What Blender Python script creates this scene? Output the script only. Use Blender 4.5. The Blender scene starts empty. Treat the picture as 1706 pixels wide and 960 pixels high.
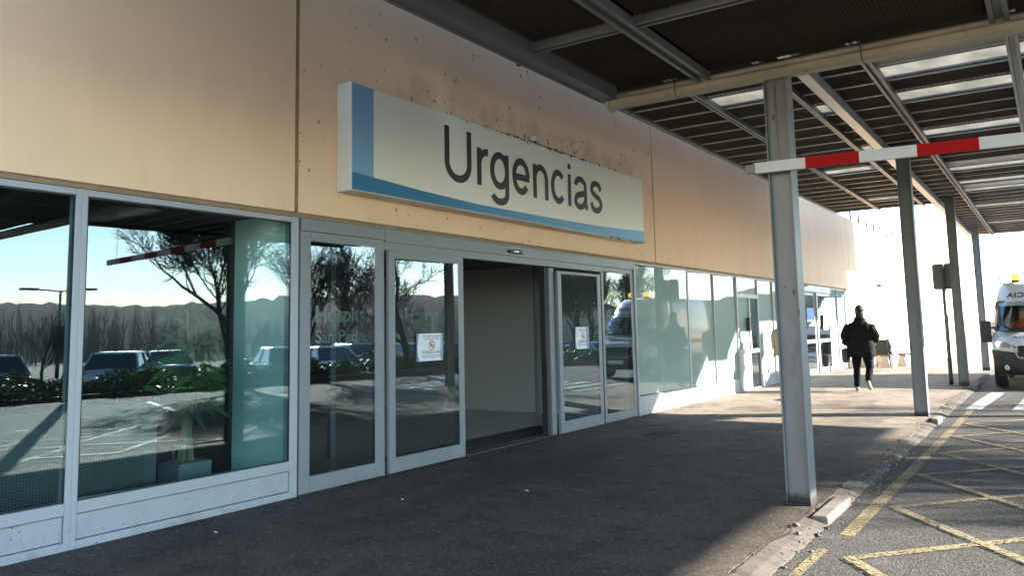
import bpy, bmesh, math, random
from mathutils import Vector, Matrix
random.seed(7)
scene = bpy.context.scene
COL = scene.collection
R = math.radians

# ------------------------------------------------------------------ helpers
def gz(x, y):
    """height of the open ground: falls away gently beyond the entrance, the parking lies lower"""
    s = 0.0
    if y > 27: s = -0.027 * (min(y, 62) - 27)
    if x > 9: s -= 0.42 * min(1, (x - 9) / 3)
    return s

def tag(o, label=None, cat=None, group=None, kind=None):
    if label: o['label'] = label
    if cat: o['category'] = cat
    if group: o['group'] = group
    if kind: o['kind'] = kind
    return o

def empty(name, loc=(0, 0, 0), label=None, cat=None, group=None, rz=0):
    o = bpy.data.objects.new(name, None)
    o.location = loc; o.rotation_euler = (0, 0, rz); o.empty_display_size = 0.2
    COL.objects.link(o)
    return tag(o, label, cat, group)

class MB:
    def __init__(s): s.v = []; s.f = []; s.m = []; s.cur = 0
    def add(s, verts, faces):
        b = len(s.v); s.v += [tuple(p) for p in verts]
        for f in faces: s.f.append([b + i for i in f]); s.m.append(s.cur)
        return s
    def box(s, x0, x1, y0, y1, z0, z1):
        v = [(x, y, z) for x in (x0, x1) for y in (y0, y1) for z in (z0, z1)]
        return s.add(v, [(0, 1, 3, 2), (4, 6, 7, 5), (0, 4, 5, 1), (2, 3, 7, 6), (0, 2, 6, 4), (1, 5, 7, 3)])
    def hexa(s, p): # 8 points, bottom 4 then top 4 (ccw)
        return s.add(p, [(3, 2, 1, 0), (4, 5, 6, 7), (0, 1, 5, 4), (1, 2, 6, 5), (2, 3, 7, 6), (3, 0, 4, 7)])
    def poly(s, pts): return s.add(pts, [tuple(range(len(pts)))])
    def prism(s, pts, d): # planar polygon extruded by vector d
        n = len(pts); d = Vector(d)
        v = [Vector(p) for p in pts]; v += [p + d for p in v]
        f = [tuple(range(n))[::-1], tuple(range(n, 2 * n))]
        f += [(i, (i + 1) % n, n + (i + 1) % n, n + i) for i in range(n)]
        return s.add(v, f)
    def tube(s, pts, r, n=8, cap=True):
        pts = [Vector(p) for p in pts]
        if not isinstance(r, (list, tuple)): r = [r] * len(pts)
        vs = []; ref = Vector((0.31, 0.17, 0.94))
        for i, p in enumerate(pts):
            t = (pts[min(i + 1, len(pts) - 1)] - pts[max(i - 1, 0)])
            if t.length < 1e-9: t = Vector((0, 0, 1))
            t.normalize()
            a = t.cross(ref)
            if a.length < 0.05: a = t.cross(Vector((1, 0, 0)))
            a.normalize(); b = t.cross(a)
            for k in range(n):
                an = 2 * math.pi * k / n
                vs.append(p + (a * math.cos(an) + b * math.sin(an)) * r[i])
        fs = []
        for i in range(len(pts) - 1):
            for k in range(n):
                k2 = (k + 1) % n
                fs.append((i * n + k, i * n + k2, (i + 1) * n + k2, (i + 1) * n + k))
        if cap:
            fs.append(tuple(range(n))[::-1]); fs.append(tuple((len(pts) - 1) * n + k for k in range(n)))
        return s.add(vs, fs)
    def lathe(s, prof, c=(0, 0, 0), n=20, axis='z'):
        vs = []; fs = []
        for (r, h) in prof:
            for k in range(n):
                a = 2 * math.pi * k / n
                p = (r * math.cos(a), r * math.sin(a), h)
                if axis == 'x': p = (p[2], p[0], p[1])
                if axis == 'y': p = (p[0], p[2], p[1])
                vs.append((p[0] + c[0], p[1] + c[1], p[2] + c[2]))
        for i in range(len(prof) - 1):
            for k in range(n):
                k2 = (k + 1) % n
                fs.append((i * n + k, i * n + k2, (i + 1) * n + k2, (i + 1) * n + k))
        fs.append(tuple(range(n))[::-1]); fs.append(tuple((len(prof) - 1) * n + k for k in range(n)))
        return s.add(vs, fs)
    def frame(s, y0, y1, z0, z1, wl, wr, wb, wt, x0, x1):
        """upright frame in the facade plane, pieces butted"""
        s.box(x0, x1, y0, y0 + wl, z0, z1); s.box(x0, x1, y1 - wr, y1, z0, z1)
        s.box(x0, x1, y0 + wl, y1 - wr, z0, z0 + wb); s.box(x0, x1, y0 + wl, y1 - wr, z1 - wt, z1)
        return s
    def build(s, name, mat, parent=None, smooth=False, bevel=0, fix=True):
        me = bpy.data.meshes.new(name)
        off = Vector((0, 0, 0))
        q = parent
        while q is not None: off += q.location; q = q.parent
        me.from_pydata([tuple(Vector(p) - off) for p in s.v], [], s.f)
        for m in (mat if isinstance(mat, (list, tuple)) else [mat]): me.materials.append(m)
        for p, i in zip(me.polygons, s.m): p.material_index = i
        if fix:
            bm = bmesh.new(); bm.from_mesh(me)
            bmesh.ops.recalc_face_normals(bm, faces=bm.faces[:]); bm.to_mesh(me); bm.free()
        if smooth:
            for p in me.polygons: p.use_smooth = True
        o = bpy.data.objects.new(name, me); COL.objects.link(o)
        if parent: o.parent = parent
        if bevel:
            b = o.modifiers.new('bevel', 'BEVEL'); b.width = bevel; b.segments = 2; b.limit_method = 'ANGLE'; b.angle_limit = R(40)
        return o

def copy_tree(o, parent=None):
    c = o.copy(); COL.objects.link(c); c.parent = parent
    for ch in list(o.children): copy_tree(ch, c)
    return c

# ------------------------------------------------------------------ materials
class NT:
    def __init__(s, name):
        s.mat = bpy.data.materials.new(name); s.mat.use_nodes = True
        s.t = s.mat.node_tree; s.t.nodes.clear()
        s.out = s.n('ShaderNodeOutputMaterial')
    def n(s, typ, **kw):
        x = s.t.nodes.new(typ)
        for k, v in kw.items():
            if k.startswith('i_'): x.inputs[k[2:].replace('_', ' ')].default_value = v
            else: setattr(x, k, v)
        return x
    def l(s, a, b): s.t.links.new(a, b)
    def coord(s, scale=(1, 1, 1), which='Object'):
        tc = s.n('ShaderNodeTexCoord'); mp = s.n('ShaderNodeMapping'); mp.inputs['Scale'].default_value = scale
        s.l(tc.outputs[which], mp.inputs['Vector']); return mp.outputs['Vector']
    def world(s, scale=(1, 1, 1)):
        g = s.n('ShaderNodeNewGeometry'); mp = s.n('ShaderNodeMapping'); mp.inputs['Scale'].default_value = scale
        s.l(g.outputs['Position'], mp.inputs['Vector']); return mp.outputs['Vector']
    def noise(s, vec, scale, detail=5, rough=0.6):
        n = s.n('ShaderNodeTexNoise'); n.inputs['Scale'].default_value = scale
        n.inputs['Detail'].default_value = detail; n.inputs['Roughness'].default_value = rough
        s.l(vec, n.inputs['Vector']); return n.outputs['Fac']
    def ramp(s, fac, stops):
        r = s.n('ShaderNodeValToRGB'); e = r.color_ramp.elements
        while len(e) < len(stops): e.new(0.5)
        for el, (p, c) in zip(e, stops):
            el.position = p; el.color = (c, c, c, 1) if isinstance(c, (int, float)) else (*c, 1)
        s.l(fac, r.inputs['Fac']); return r.outputs['Color']
    def mix(s, fac, a, b, mode='MIX'):
        m = s.n('ShaderNodeMix', data_type='RGBA', blend_type=mode)
        for sock, val in ((m.inputs[0], fac), (m.inputs[6], a), (m.inputs[7], b)):
            if hasattr(val, 'node'): s.l(val, sock)
            elif isinstance(val, (int, float)): sock.default_value = val
            else: sock.default_value = (*val, 1)
        return m.outputs[2]
    def math(s, op, a, b=0.0, c=0.0):
        m = s.n('ShaderNodeMath', operation=op)
        for i, v in enumerate((a, b, c)):
            if hasattr(v, 'node'): s.l(v, m.inputs[i])
            else: m.inputs[i].default_value = v
        return m.outputs[0]
    def sep(s, vec):
        x = s.n('ShaderNodeSeparateXYZ'); s.l(vec, x.inputs[0]); return x.outputs
    def bump(s, h, strength=0.3, dist=0.01):
        b = s.n('ShaderNodeBump'); b.inputs['Strength'].default_value = strength; b.inputs['Distance'].default_value = dist
        s.l(h, b.inputs['Height']); return b.outputs['Normal']
    def principled(s, color, rough=0.6, metal=0.0, normal=None, spec=0.5, coat=0.0, **kw):
        p = s.n('ShaderNodeBsdfPrincipled')
        for sock, v in (('Base Color', color), ('Roughness', rough), ('Metallic', metal), ('Specular IOR Level', spec), ('Coat Weight', coat)):
            if hasattr(v, 'node'): s.l(v, p.inputs[sock])
            elif sock == 'Base Color': p.inputs[sock].default_value = (*v, 1)
            else: p.inputs[sock].default_value = v
        for k, v in kw.items():
            p.inputs[k.replace('_', ' ')].default_value = v
        if normal is not None: s.l(normal, p.inputs['Normal'])
        return p.outputs[0]
    def done(s, sh): s.l(sh, s.out.inputs['Surface']); return s.mat

def simple(name, col, rough=0.6, metal=0.0, var=0.12, scale=6, spec=0.5, coat=0.0, bump=0.0, bscale=60, **kw):
    t = NT(name); v = t.coord()
    n = t.noise(v, scale)
    c = t.mix(t.ramp(n, [(0.25, 1 - var), (0.75, 1 + var * 0.4)]), (0, 0, 0), col, 'MIX')
    dark = tuple(x * (1 - var) for x in col); lite = tuple(min(1, x * (1 + var * 0.5)) for x in col)
    c = t.mix(n, dark, lite)
    nm = t.bump(t.noise(v, bscale, 3), bump, 0.004) if bump else None
    return t.done(t.principled(c, rough, metal, nm, spec, coat, **kw))

M = {}
def make_materials():
    # tan render of the facade
    t = NT('tan_render'); w = t.world()
    base = t.mix(t.noise(w, 0.55, 4), (0.83, 0.57, 0.355), (0.87, 0.61, 0.395))
    base = t.mix(t.math('MULTIPLY', t.ramp(t.noise(t.world((1, 0.7, 0.28)), 2.2, 6, 0.62), [(0.46, 0.0), (0.76, 1.0)]), 0.3), base, (0.66, 0.46, 0.30))
    x, y, z = t.sep(w)
    # mould specks gathered above the sign and along the joints
    vo = t.n('ShaderNodeTexVoronoi'); vo.inputs['Scale'].default_value = 9.0; t.l(t.world((1, 1, 0.55)), vo.inputs['Vector'])
    vo2 = t.n('ShaderNodeTexVoronoi'); vo2.inputs['Scale'].default_value = 21.0; t.l(t.world((1, 1, 0.6)), vo2.inputs['Vector'])
    rad = t.ramp(t.noise(w, 4.5, 2), [(0.40, 0.0), (0.72, 0.34)])
    spot = t.math('MAXIMUM', t.math('LESS_THAN', vo.outputs['Distance'], rad), t.math('LESS_THAN', vo2.outputs['Distance'], t.math('MULTIPLY', rad, 1.05)))
    zone = t.math('SMOOTH_MIN', t.n('ShaderNodeValue').outputs[0], 1.0, 0.01)
    def band(v, a, b, soft):
        m = t.n('ShaderNodeMapRange', interpolation_type='SMOOTHSTEP'); t.l(v, m.inputs[0]); m.inputs[1].default_value = a - soft; m.inputs[2].default_value = a + soft
        k = t.n('ShaderNodeMapRange', interpolation_type='SMOOTHSTEP'); t.l(v, k.inputs[0]); k.inputs[1].default_value = b - soft; k.inputs[2].default_value = b + soft
        return t.math('MULTIPLY', m.outputs[0], t.math('SUBTRACT', 1.0, k.outputs[0]))
    above = t.math('MULTIPLY', band(z, 3.9, 4.42, 0.12), band(y, 6.3, 12.9, 0.5))
    jl = t.math('MULTIPLY', band(y, 4.95, 5.5, 0.08), band(z, 3.0, 5.2, 0.2))
    jr = t.math('MULTIPLY', band(y, 13.15, 13.6, 0.08), band(z, 3.0, 5.0, 0.2))
    faint = t.math('MULTIPLY', band(y, 5.3, 13.4, 0.5), 0.12)
    zone = t.math('MINIMUM', 1.0, t.math('ADD', t.math('ADD', above, faint), t.math('ADD', t.math('MULTIPLY', jl, 0.2), t.math('MULTIPLY', jr, 0.55))))
    thr = t.math('LESS_THAN', t.noise(w, 7.3, 1), t.math('ADD', 0.36, t.math('MULTIPLY', zone, 0.24)))
    spot = t.math('MULTIPLY', spot, t.math('MULTIPLY', thr, t.math('GREATER_THAN', zone, 0.08)))
    base = t.mix(t.math('MULTIPLY', spot, 0.8), base, (0.10, 0.065, 0.03))
    grime = t.math('MULTIPLY', above, t.ramp(t.noise(t.world((1, 1, 0.5)), 3.0, 6), [(0.4, 0.0), (0.8, 0.55)]))
    base = t.mix(grime, base, (0.30, 0.22, 0.13))
    # rain stains that run down from the top edge and the bottom drip
    run = t.ramp(t.noise(t.world((1, 5.5, 0.25)), 1.6, 5), [(0.52, 0.0), (0.75, 1.0)])
    foot = t.math('MULTIPLY', band(z, 2.55, 2.85, 0.12), 0.5)
    base = t.mix(t.math('MULTIPLY', run, t.math('MULTIPLY', foot, 0.15)), base, (0.27, 0.2, 0.13))
    M['tan'] = t.done(t.principled(base, 0.85, 0, t.bump(t.noise(w, 90, 3), 0.12, 0.004), 0.25))
    M['joint'] = simple('joint_sealant', (0.34, 0.205, 0.085), 0.8, var=0.75, scale=7, bump=0.5, bscale=25)
    M['tan_edge'] = simple('drip_edge', (0.30, 0.22, 0.14), 0.8, var=0.4, scale=8)
    # painted aluminium frames, splashed with dirt near the ground
    def frame_mat(name, col, dirt):
        t = NT(name); w = t.world(); x, y, z = t.sep(w)
        c = t.mix(t.noise(w, 1.7, 5), tuple(k * 0.9 for k in col), col)
        low = t.n('ShaderNodeMapRange'); t.l(z, low.inputs[0]); low.inputs[1].default_value = 0.30; low.inputs[2].default_value = 0.0
        f = t.math('MULTIPLY', low.outputs[0], t.ramp(t.noise(w, 5.0, 7, 0.7), [(0.45, 0.0), (0.75, 1.0)]))
        c = t.mix(t.math('MULTIPLY', f, dirt), c, (0.12, 0.10, 0.085))
        vo = t.n('ShaderNodeTexVoronoi'); vo.inputs['Scale'].default_value = 26.0; t.l(w, vo.inputs['Vector'])
        sp = t.math('MULTIPLY', t.math('LESS_THAN', vo.outputs['Distance'], t.ramp(t.noise(w, 6, 2), [(0.5, 0.0), (0.8, 0.30)])), t.math('LESS_THAN', z, 0.36))
        c = t.mix(t.math('MULTIPLY', sp, 0.75), c, (0.07, 0.055, 0.045))
        return t.done(t.principled(c, 0.42, 0.0, None, 0.45))
    M['white_frame'] = frame_mat('white_painted_frame', (0.36, 0.375, 0.385), 0.55)
    M['grey_frame'] = frame_mat('grey_aluminium_frame', (0.22, 0.228, 0.235), 0.4)
    M['rubber'] = simple('black_rubber', (0.02, 0.02, 0.02), 0.6)
    M['black_plastic'] = simple('black_plastic', (0.018, 0.018, 0.02), 0.45)
    # glass: mirror of the outside over a see-through pane, panes slightly wavy
    def glass(name, f0, tint, wob):
        t = NT(name)
        n = t.noise(t.world((1, 0.9, 0.55)), 1.1, 1.0)
        nm = t.bump(n, wob, 0.02)
        lw = t.n('ShaderNodeLayerWeight'); lw.inputs['Blend'].default_value = 0.5
        fr = t.math('ADD', f0, t.math('MULTIPLY', t.math('POWER', lw.outputs['Facing'], 4.0), 1 - f0))
        tr = t.n('ShaderNodeBsdfTransparent'); tr.inputs[0].default_value = (*tint, 1)
        gl = t.n('ShaderNodeBsdfGlossy'); gl.inputs['Roughness'].default_value = 0.0; gl.inputs[0].default_value = (0.84, 0.94, 1.0, 1)
        t.l(nm, gl.inputs['Normal'])
        mx = t.n('ShaderNodeMixShader'); t.l(fr, mx.inputs[0]); t.l(tr.outputs[0], mx.inputs[1]); t.l(gl.outputs[0], mx.inputs[2])
        return t.done(mx.outputs[0])
    M['glass'] = glass('window_glass', 0.064, (0.72, 0.84, 0.83), 0.05)
    M['door_glass'] = glass('door_glass', 0.09, (0.66, 0.73, 0.72), 0.035)
    M['car_glass'] = simple('car_glass', (0.012, 0.015, 0.018), 0.03, var=0.05, spec=0.7, coat=0.6)
    t = NT('frosted_glass'); w = t.world()
    c = t.mix(t.noise(w, 0.8, 2), (0.18, 0.275, 0.245), (0.23, 0.33, 0.295))
    M['frosted'] = t.done(t.principled(c, 0.6, 0, None, 0.2, 1.0, Coat_Roughness=0.012, Coat_IOR=1.75))
    # sign
    M['sign_white'] = simple('sign_face_white', (0.80, 0.77, 0.66), 0.45, var=0.05, scale=2)
    M['sign_body'] = simple('sign_case', (0.60, 0.56, 0.48), 0.5, var=0.2, scale=5)
    M['sign_light_blue'] = simple('sign_light_blue', (0.20, 0.38, 0.56), 0.45, var=0.05)
    t = NT('sign_swoosh_blue'); x, y, z = t.sep(t.world())
    mr = t.n('ShaderNodeMapRange'); t.l(y, mr.inputs[0]); mr.inputs[1].default_value = 7.0; mr.inputs[2].default_value = 12.6
    M['sign_blue'] = t.done(t.principled(t.mix(mr.outputs[0], (0.01, 0.165, 0.31), (0.14, 0.38, 0.62)), 0.45))
    M['sign_text'] = simple('sign_lettering', (0.024, 0.024, 0.026), 0.5, var=0.1)
    M['mould'] = simple('mould_growth', (0.085, 0.06, 0.033), 0.9, var=0.4)
    M['vinyl'] = simple('etched_vinyl', (0.17, 0.21, 0.20), 0.8, var=0.05)
    M['paper'] = simple('notice_paper', (0.72, 0.74, 0.76), 0.5, var=0.05, coat=0.15)
    M['paper_back'] = simple('notice_blue_back', (0.20, 0.27, 0.42), 0.5)
    M['red_ink'] = simple('red_ink', (0.50, 0.05, 0.05), 0.6)
    M['ink'] = simple('dark_ink', (0.05, 0.05, 0.07), 0.6)
    M['pink_ink'] = simple('pale_pink', (0.66, 0.42, 0.42), 0.6)
    M['blue_poster'] = simple('blue_poster', (0.05, 0.20, 0.48), 0.5)
    # steel
    t = NT('galvanised_steel'); w = t.world((1, 1, 0.45))
    n = t.noise(w, 5, 6, 0.65)
    c = t.mix(n, (0.115, 0.125, 0.13), (0.215, 0.225, 0.225))
    c = t.mix(t.ramp(t.noise(t.world((1, 1, 0.2)), 11, 5), [(0.62, 0.0), (0.74, 0.8)]), c, (0.13, 0.125, 0.115))
    vo = t.n('ShaderNodeTexVoronoi'); vo.inputs['Scale'].default_value = 10; t.l(w, vo.inputs['Vector'])
    chip = t.math('LESS_THAN', vo.outputs['Distance'], t.ramp(t.noise(w, 3.3, 2), [(0.52, 0.0), (0.8, 0.3)]))
    c = t.mix(t.math('MULTIPLY', chip, 0.8), c, (0.05, 0.045, 0.04))
    x, y, z = t.sep(t.world())
    ft = t.n('ShaderNodeMapRange'); t.l(t.math('ADD', z, t.math('MULTIPLY', t.noise(w, 14, 4), -0.14)), ft.inputs[0]); ft.inputs[1].default_value = 0.03; ft.inputs[2].default_value = -0.03
    c = t.mix(ft.outputs[0], c, (0.03, 0.027, 0.025))
    M['steel'] = t.done(t.principled(c, 0.5, 0.25, t.bump(t.noise(w, 40, 4), 0.12, 0.004)))
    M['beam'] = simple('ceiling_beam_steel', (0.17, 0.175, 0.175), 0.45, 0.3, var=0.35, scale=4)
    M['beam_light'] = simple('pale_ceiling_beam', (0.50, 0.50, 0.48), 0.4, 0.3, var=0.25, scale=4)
    t = NT('yellowed_gutter'); w = t.world((1, 1, 1))
    c = t.mix(t.ramp(t.noise(t.world((0.4, 1, 2.0)), 5, 6), [(0.35, 0.0), (0.7, 1.0)]), (0.29, 0.27, 0.19), (0.44, 0.42, 0.31))
    c = t.mix(t.ramp(t.noise(w, 8, 6), [(0.6, 0.0), (0.78, 0.7)]), c, (0.12, 0.10, 0.06))
    M['gutter'] = t.done(t.principled(c, 0.55))
    # expanded-metal ceiling: diamond openings you can see through
    t = NT('expanded_metal'); x, y, z = t.sep(t.world())
    u = t.math('MULTIPLY', x, 1 / 0.062); v = t.math('MULTIPLY', y, 1 / 0.026)
    s1 = t.math('FRACT', t.math('ADD', u, v)); s2 = t.math('FRACT', t.math('SUBTRACT', u, v))
    hole = t.math('MULTIPLY', t.math('GREATER_THAN', s1, 0.34), t.math('GREATER_THAN', s2, 0.34))
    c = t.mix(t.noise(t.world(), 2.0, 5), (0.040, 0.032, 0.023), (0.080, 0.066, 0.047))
    pr = t.principled(c, 0.8, 0.0, None, 0.05)
    tr = t.n('ShaderNodeBsdfTransparent')
    mx = t.n('ShaderNodeMixShader'); t.l(hole, mx.inputs[0]); t.l(pr, mx.inputs[1]); t.l(tr.outputs[0], mx.inputs[2])
    M['mesh'] = t.done(mx.outputs[0])
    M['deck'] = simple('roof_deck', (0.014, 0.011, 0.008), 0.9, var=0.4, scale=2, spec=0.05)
    t = NT('translucent_sheet')
    c = t.mix(t.noise(t.world((1.6, 1, 1)), 1.6, 3), (0.22, 0.205, 0.17), (0.66, 0.63, 0.56))
    tl = t.n('ShaderNodeBsdfTranslucent'); t.l(c, tl.inputs[0]); df = t.n('ShaderNodeBsdfDiffuse'); t.l(c, df.inputs[0])
    mx = t.n('ShaderNodeMixShader'); mx.inputs[0].default_value = 0.75; t.l(df.outputs[0], mx.inputs[1]); t.l(tl.outputs[0], mx.inputs[2])
    M['skylight'] = t.done(mx.outputs[0])
    M['tray'] = simple('grey_ceiling_tray', (0.30, 0.32, 0.30), 0.5, 0.2, var=0.2)
    # ground
    t = NT('asphalt'); w = t.world()
    big = t.noise(w, 0.45, 6, 0.6); fine = t.noise(w, 55, 3, 0.7)
    vo = t.n('ShaderNodeTexVoronoi'); vo.inputs['Scale'].default_value = 95; t.l(w, vo.inputs['Vector'])
    c = t.mix(big, (0.036, 0.0345, 0.033), (0.080, 0.076, 0.069))
    c = t.mix(t.ramp(vo.outputs['Color'], [(0.35, 0.0), (0.95, 1.0)]), t.mix(0.45, c, (0.02, 0.02, 0.02)), t.mix(0.35, c, (0.24, 0.228, 0.205)))
    c = t.mix(t.ramp(t.noise(w, 1.4, 7, 0.7), [(0.58, 0.0), (0.8, 0.6)]), c, (0.19, 0.175, 0.15))
    M['asphalt'] = t.done(t.principled(c, t.ramp(fine, [(0.3, 0.72), (0.7, 0.92)]), 0, t.bump(t.math('ADD', t.math('MULTIPLY', vo.outputs['Distance'], 0.9), fine), 0.55, 0.006), 0.13))
    t = NT('pavement_concrete'); w = t.world()
    x, y, z = t.sep(w)
    mr = t.n('ShaderNodeMapRange', interpolation_type='SMOOTHSTEP'); t.l(t.math('ADD', y, t.math('MULTIPLY', t.math('SUBTRACT', t.noise(w, 0.5, 6, 0.65), 0.5), 9.0)), mr.inputs[0]); mr.inputs[1].default_value = 8.0; mr.inputs[2].default_value = 15.0  # near stretch painted darker and far stretch lighter, for shade and sun
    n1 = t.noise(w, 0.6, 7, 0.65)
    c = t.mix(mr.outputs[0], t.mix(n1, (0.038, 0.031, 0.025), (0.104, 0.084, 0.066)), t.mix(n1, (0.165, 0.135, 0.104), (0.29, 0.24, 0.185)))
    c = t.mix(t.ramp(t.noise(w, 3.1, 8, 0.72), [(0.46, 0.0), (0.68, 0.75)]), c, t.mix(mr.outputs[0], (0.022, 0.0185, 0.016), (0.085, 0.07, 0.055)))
    c = t.mix(t.ramp(t.noise(t.world((0.35, 1, 1)), 1.7, 7, 0.7), [(0.57, 0.0), (0.72, 0.5)]), c, (0.15, 0.122, 0.095))
    c = t.mix(t.ramp(t.noise(t.world((1, 0.5, 1)), 0.9, 4, 0.5), [(0.52, 0.0), (0.60, 0.45)]), c, (0.030, 0.024, 0.019))
    vo = t.n('ShaderNodeTexVoronoi'); vo.inputs['Scale'].default_value = 6.5; t.l(w, vo.inputs['Vector'])
    gum = t.math('LESS_THAN', vo.outputs['Distance'], t.ramp(t.noise(w, 4, 2), [(0.55, 0.0), (0.8, 0.16)]))
    c = t.mix(t.math('MULTIPLY', gum, 0.55), c, (0.32, 0.29, 0.26))
    vo3 = t.n('ShaderNodeTexVoronoi'); vo3.inputs['Scale'].default_value = 60; t.l(w, vo3.inputs['Vector'])
    c = t.mix(t.ramp(vo3.outputs['Color'], [(0.2, 0.35), (0.5, 0.0)]), c, (0.015, 0.013, 0.011)); c = t.mix(t.ramp(vo3.outputs['Color'], [(0.72, 0.0), (0.95, 0.35)]), c, (0.27, 0.23, 0.18))
    M['pavement'] = t.done(t.principled(c, 0.8, 0, t.bump(t.noise(w, 45, 6, 0.7), 0.35, 0.006), 0.2))
    t = NT('kerb_concrete'); w = t.world()
    c = t.mix(t.noise(w, 3, 8, 0.7), (0.042, 0.035, 0.028), (0.092, 0.076, 0.060))
    c = t.mix(t.ramp(t.noise(w, 12, 6, 0.7), [(0.52, 0.0), (0.66, 0.75)]), c, (0.07, 0.06, 0.05))
    M['kerb'] = t.done(t.principled(c, 0.85, 0, t.bump(t.noise(w, 34, 8, 0.8), 0.5, 0.006)))
    M['kerb_stone'] = simple('pale_kerb_stone', (0.165, 0.14, 0.112), 0.85, var=0.6, scale=14, bump=0.4, bscale=30)
    def paint(name, col, wear):
        t = NT(name); w = t.world()
        c = t.mix(t.noise(w, 2.2, 6), tuple(k * 0.75 for k in col), col)
        pr = t.principled(c, 0.7, 0, t.bump(t.noise(w, 55, 3), 0.4, 0.004))
        tr = t.n('ShaderNodeBsdfTransparent')
        f = t.math('MAXIMUM', t.ramp(t.noise(w, 38, 5, 0.8), [(wear, 0.0), (wear + 0.07, 1.0)]), t.ramp(t.noise(w, 1.3, 6, 0.65), [(0.50, 0.0), (0.68, 0.9)]))
        mx = t.n('ShaderNodeMixShader'); t.l(f, mx.inputs[0]); t.l(pr, mx.inputs[1]); t.l(tr.outputs[0], mx.inputs[2])
        return t.done(mx.outputs[0])
    M['yellow_paint'] = paint('worn_yellow_paint', (0.28, 0.228, 0.115), 0.49)
    M['white_paint'] = paint('worn_white_paint', (0.50, 0.50, 0.48), 0.57)
    t = NT('soil'); w = t.world()
    c = t.mix(t.noise(w, 6, 8, 0.7), (0.035, 0.026, 0.018), (0.115, 0.085, 0.055))
    M['soil'] = t.done(t.principled(c, 0.95, 0, t.bump(t.noise(w, 18, 6), 0.8, 0.03)))
    t = NT('hill_scrub'); w = t.world()
    c = t.mix(t.ramp(t.noise(w, 0.09, 9, 0.68), [(0.35, 0.0), (0.65, 1.0)]), (0.022, 0.026, 0.020), (0.065, 0.062, 0.046))  # scrub tones lifted a little to carry distance haze
    M['hill'] = t.done(t.principled(c, 1.0, 0, None, 0.1))
    def leafmat(name, a, b):
        t = NT(name); g = t.n('ShaderNodeNewGeometry')
        c = t.mix(g.outputs['Random Per Island'], a, b)
        return t.done(t.principled(c, 0.42, 0, None, 0.5))
    M['hedge'] = leafmat('hedge_leaves', (0.05, 0.09, 0.022), (0.17, 0.22, 0.065))
    M['palm_leaf'] = leafmat('indoor_leaves', (0.05, 0.10, 0.03), (0.15, 0.22, 0.08))
    M['dry_leaf'] = leafmat('dry_leaves', (0.10, 0.06, 0.03), (0.30, 0.21, 0.12))
    M['bark'] = simple('bark', (0.060, 0.050, 0.040), 0.9, var=0.4, scale=9)
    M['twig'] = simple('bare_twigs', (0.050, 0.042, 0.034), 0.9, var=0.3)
    M['far_twig'] = simple('far_bare_wood', (0.24, 0.22, 0.185), 0.9, var=0.3)  # distance haze put into the colour as a paler wood
    # interior
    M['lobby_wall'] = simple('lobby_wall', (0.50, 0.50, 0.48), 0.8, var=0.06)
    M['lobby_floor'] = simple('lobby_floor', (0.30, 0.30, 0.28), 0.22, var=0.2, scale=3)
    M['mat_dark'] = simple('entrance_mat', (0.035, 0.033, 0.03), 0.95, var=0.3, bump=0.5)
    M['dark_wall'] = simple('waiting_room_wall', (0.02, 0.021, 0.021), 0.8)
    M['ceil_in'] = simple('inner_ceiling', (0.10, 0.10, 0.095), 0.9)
    M['inner_white'] = simple('inner_partition', (0.70, 0.84, 0.79), 0.6, var=0.05)
    t = NT('perforated_steel'); x, y, z = t.sep(t.world())
    fy = t.math('SUBTRACT', t.math('FRACT', t.math('MULTIPLY', y, 1 / 0.024)), 0.5); fz = t.math('SUBTRACT', t.math('FRACT', t.math('MULTIPLY', z, 1 / 0.024)), 0.5)
    rr = t.math('ADD', t.math('MULTIPLY', fy, fy), t.math('MULTIPLY', fz, fz))
    M['perf'] = t.done(t.principled(t.mix(t.math('LESS_THAN', rr, 0.10), (0.09, 0.097, 0.097), (0.008, 0.008, 0.008)), 0.5))
    M['cabinet'] = simple('cabinet_grey', (0.10, 0.107, 0.107), 0.5)
    M['pot'] = simple('pale_pot', (0.24, 0.26, 0.26), 0.5, var=0.15)
    M['cane'] = simple('bamboo_cane', (0.34, 0.26, 0.14), 0.6)
    M['bin_dark'] = simple('dark_fabric_bag', (0.03, 0.032, 0.032), 0.6, var=0.3)
    # vehicles
    M['van_white'] = simple('van_white_paint', (0.74, 0.75, 0.76), 0.28, var=0.06, scale=3, coat=0.6)
    M['van_plastic'] = simple('van_dark_plastic', (0.03, 0.031, 0.034), 0.5, var=0.2)
    M['tyre'] = simple('tyre_rubber', (0.022, 0.022, 0.022), 0.85, var=0.3)
    M['rim'] = simple('wheel_rim', (0.42, 0.43, 0.44), 0.35, 0.7)
    M['lamp_glass'] = simple('headlight_glass', (0.42, 0.44, 0.46), 0.08, 0.4, var=0.35, scale=14, coat=1.0)
    M['chrome'] = simple('chrome', (0.65, 0.66, 0.68), 0.15, 1.0, var=0.05)
    t = NT('lit_headlight'); e = t.n('ShaderNodeEmission'); e.inputs[0].default_value = (1, 0.93, 0.78, 1); e.inputs[1].default_value = 4.0
    M['lit'] = t.done(e.outputs[0])
    t = NT('amber_beacon'); pr = t.principled((0.85, 0.42, 0.01), 0.2, 0, None, 0.5, 0.5); e = t.n('ShaderNodeEmission'); e.inputs[0].default_value = (1, 0.52, 0.02, 1); e.inputs[1].default_value = 0.9
    a = t.n('ShaderNodeAddShader'); t.l(pr, a.inputs[0]); t.l(e.outputs[0], a.inputs[1]); M['amber'] = t.done(a.outputs[0])
    M['tail'] = simple('tail_light_red', (0.35, 0.015, 0.012), 0.2, coat=0.8)
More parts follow.
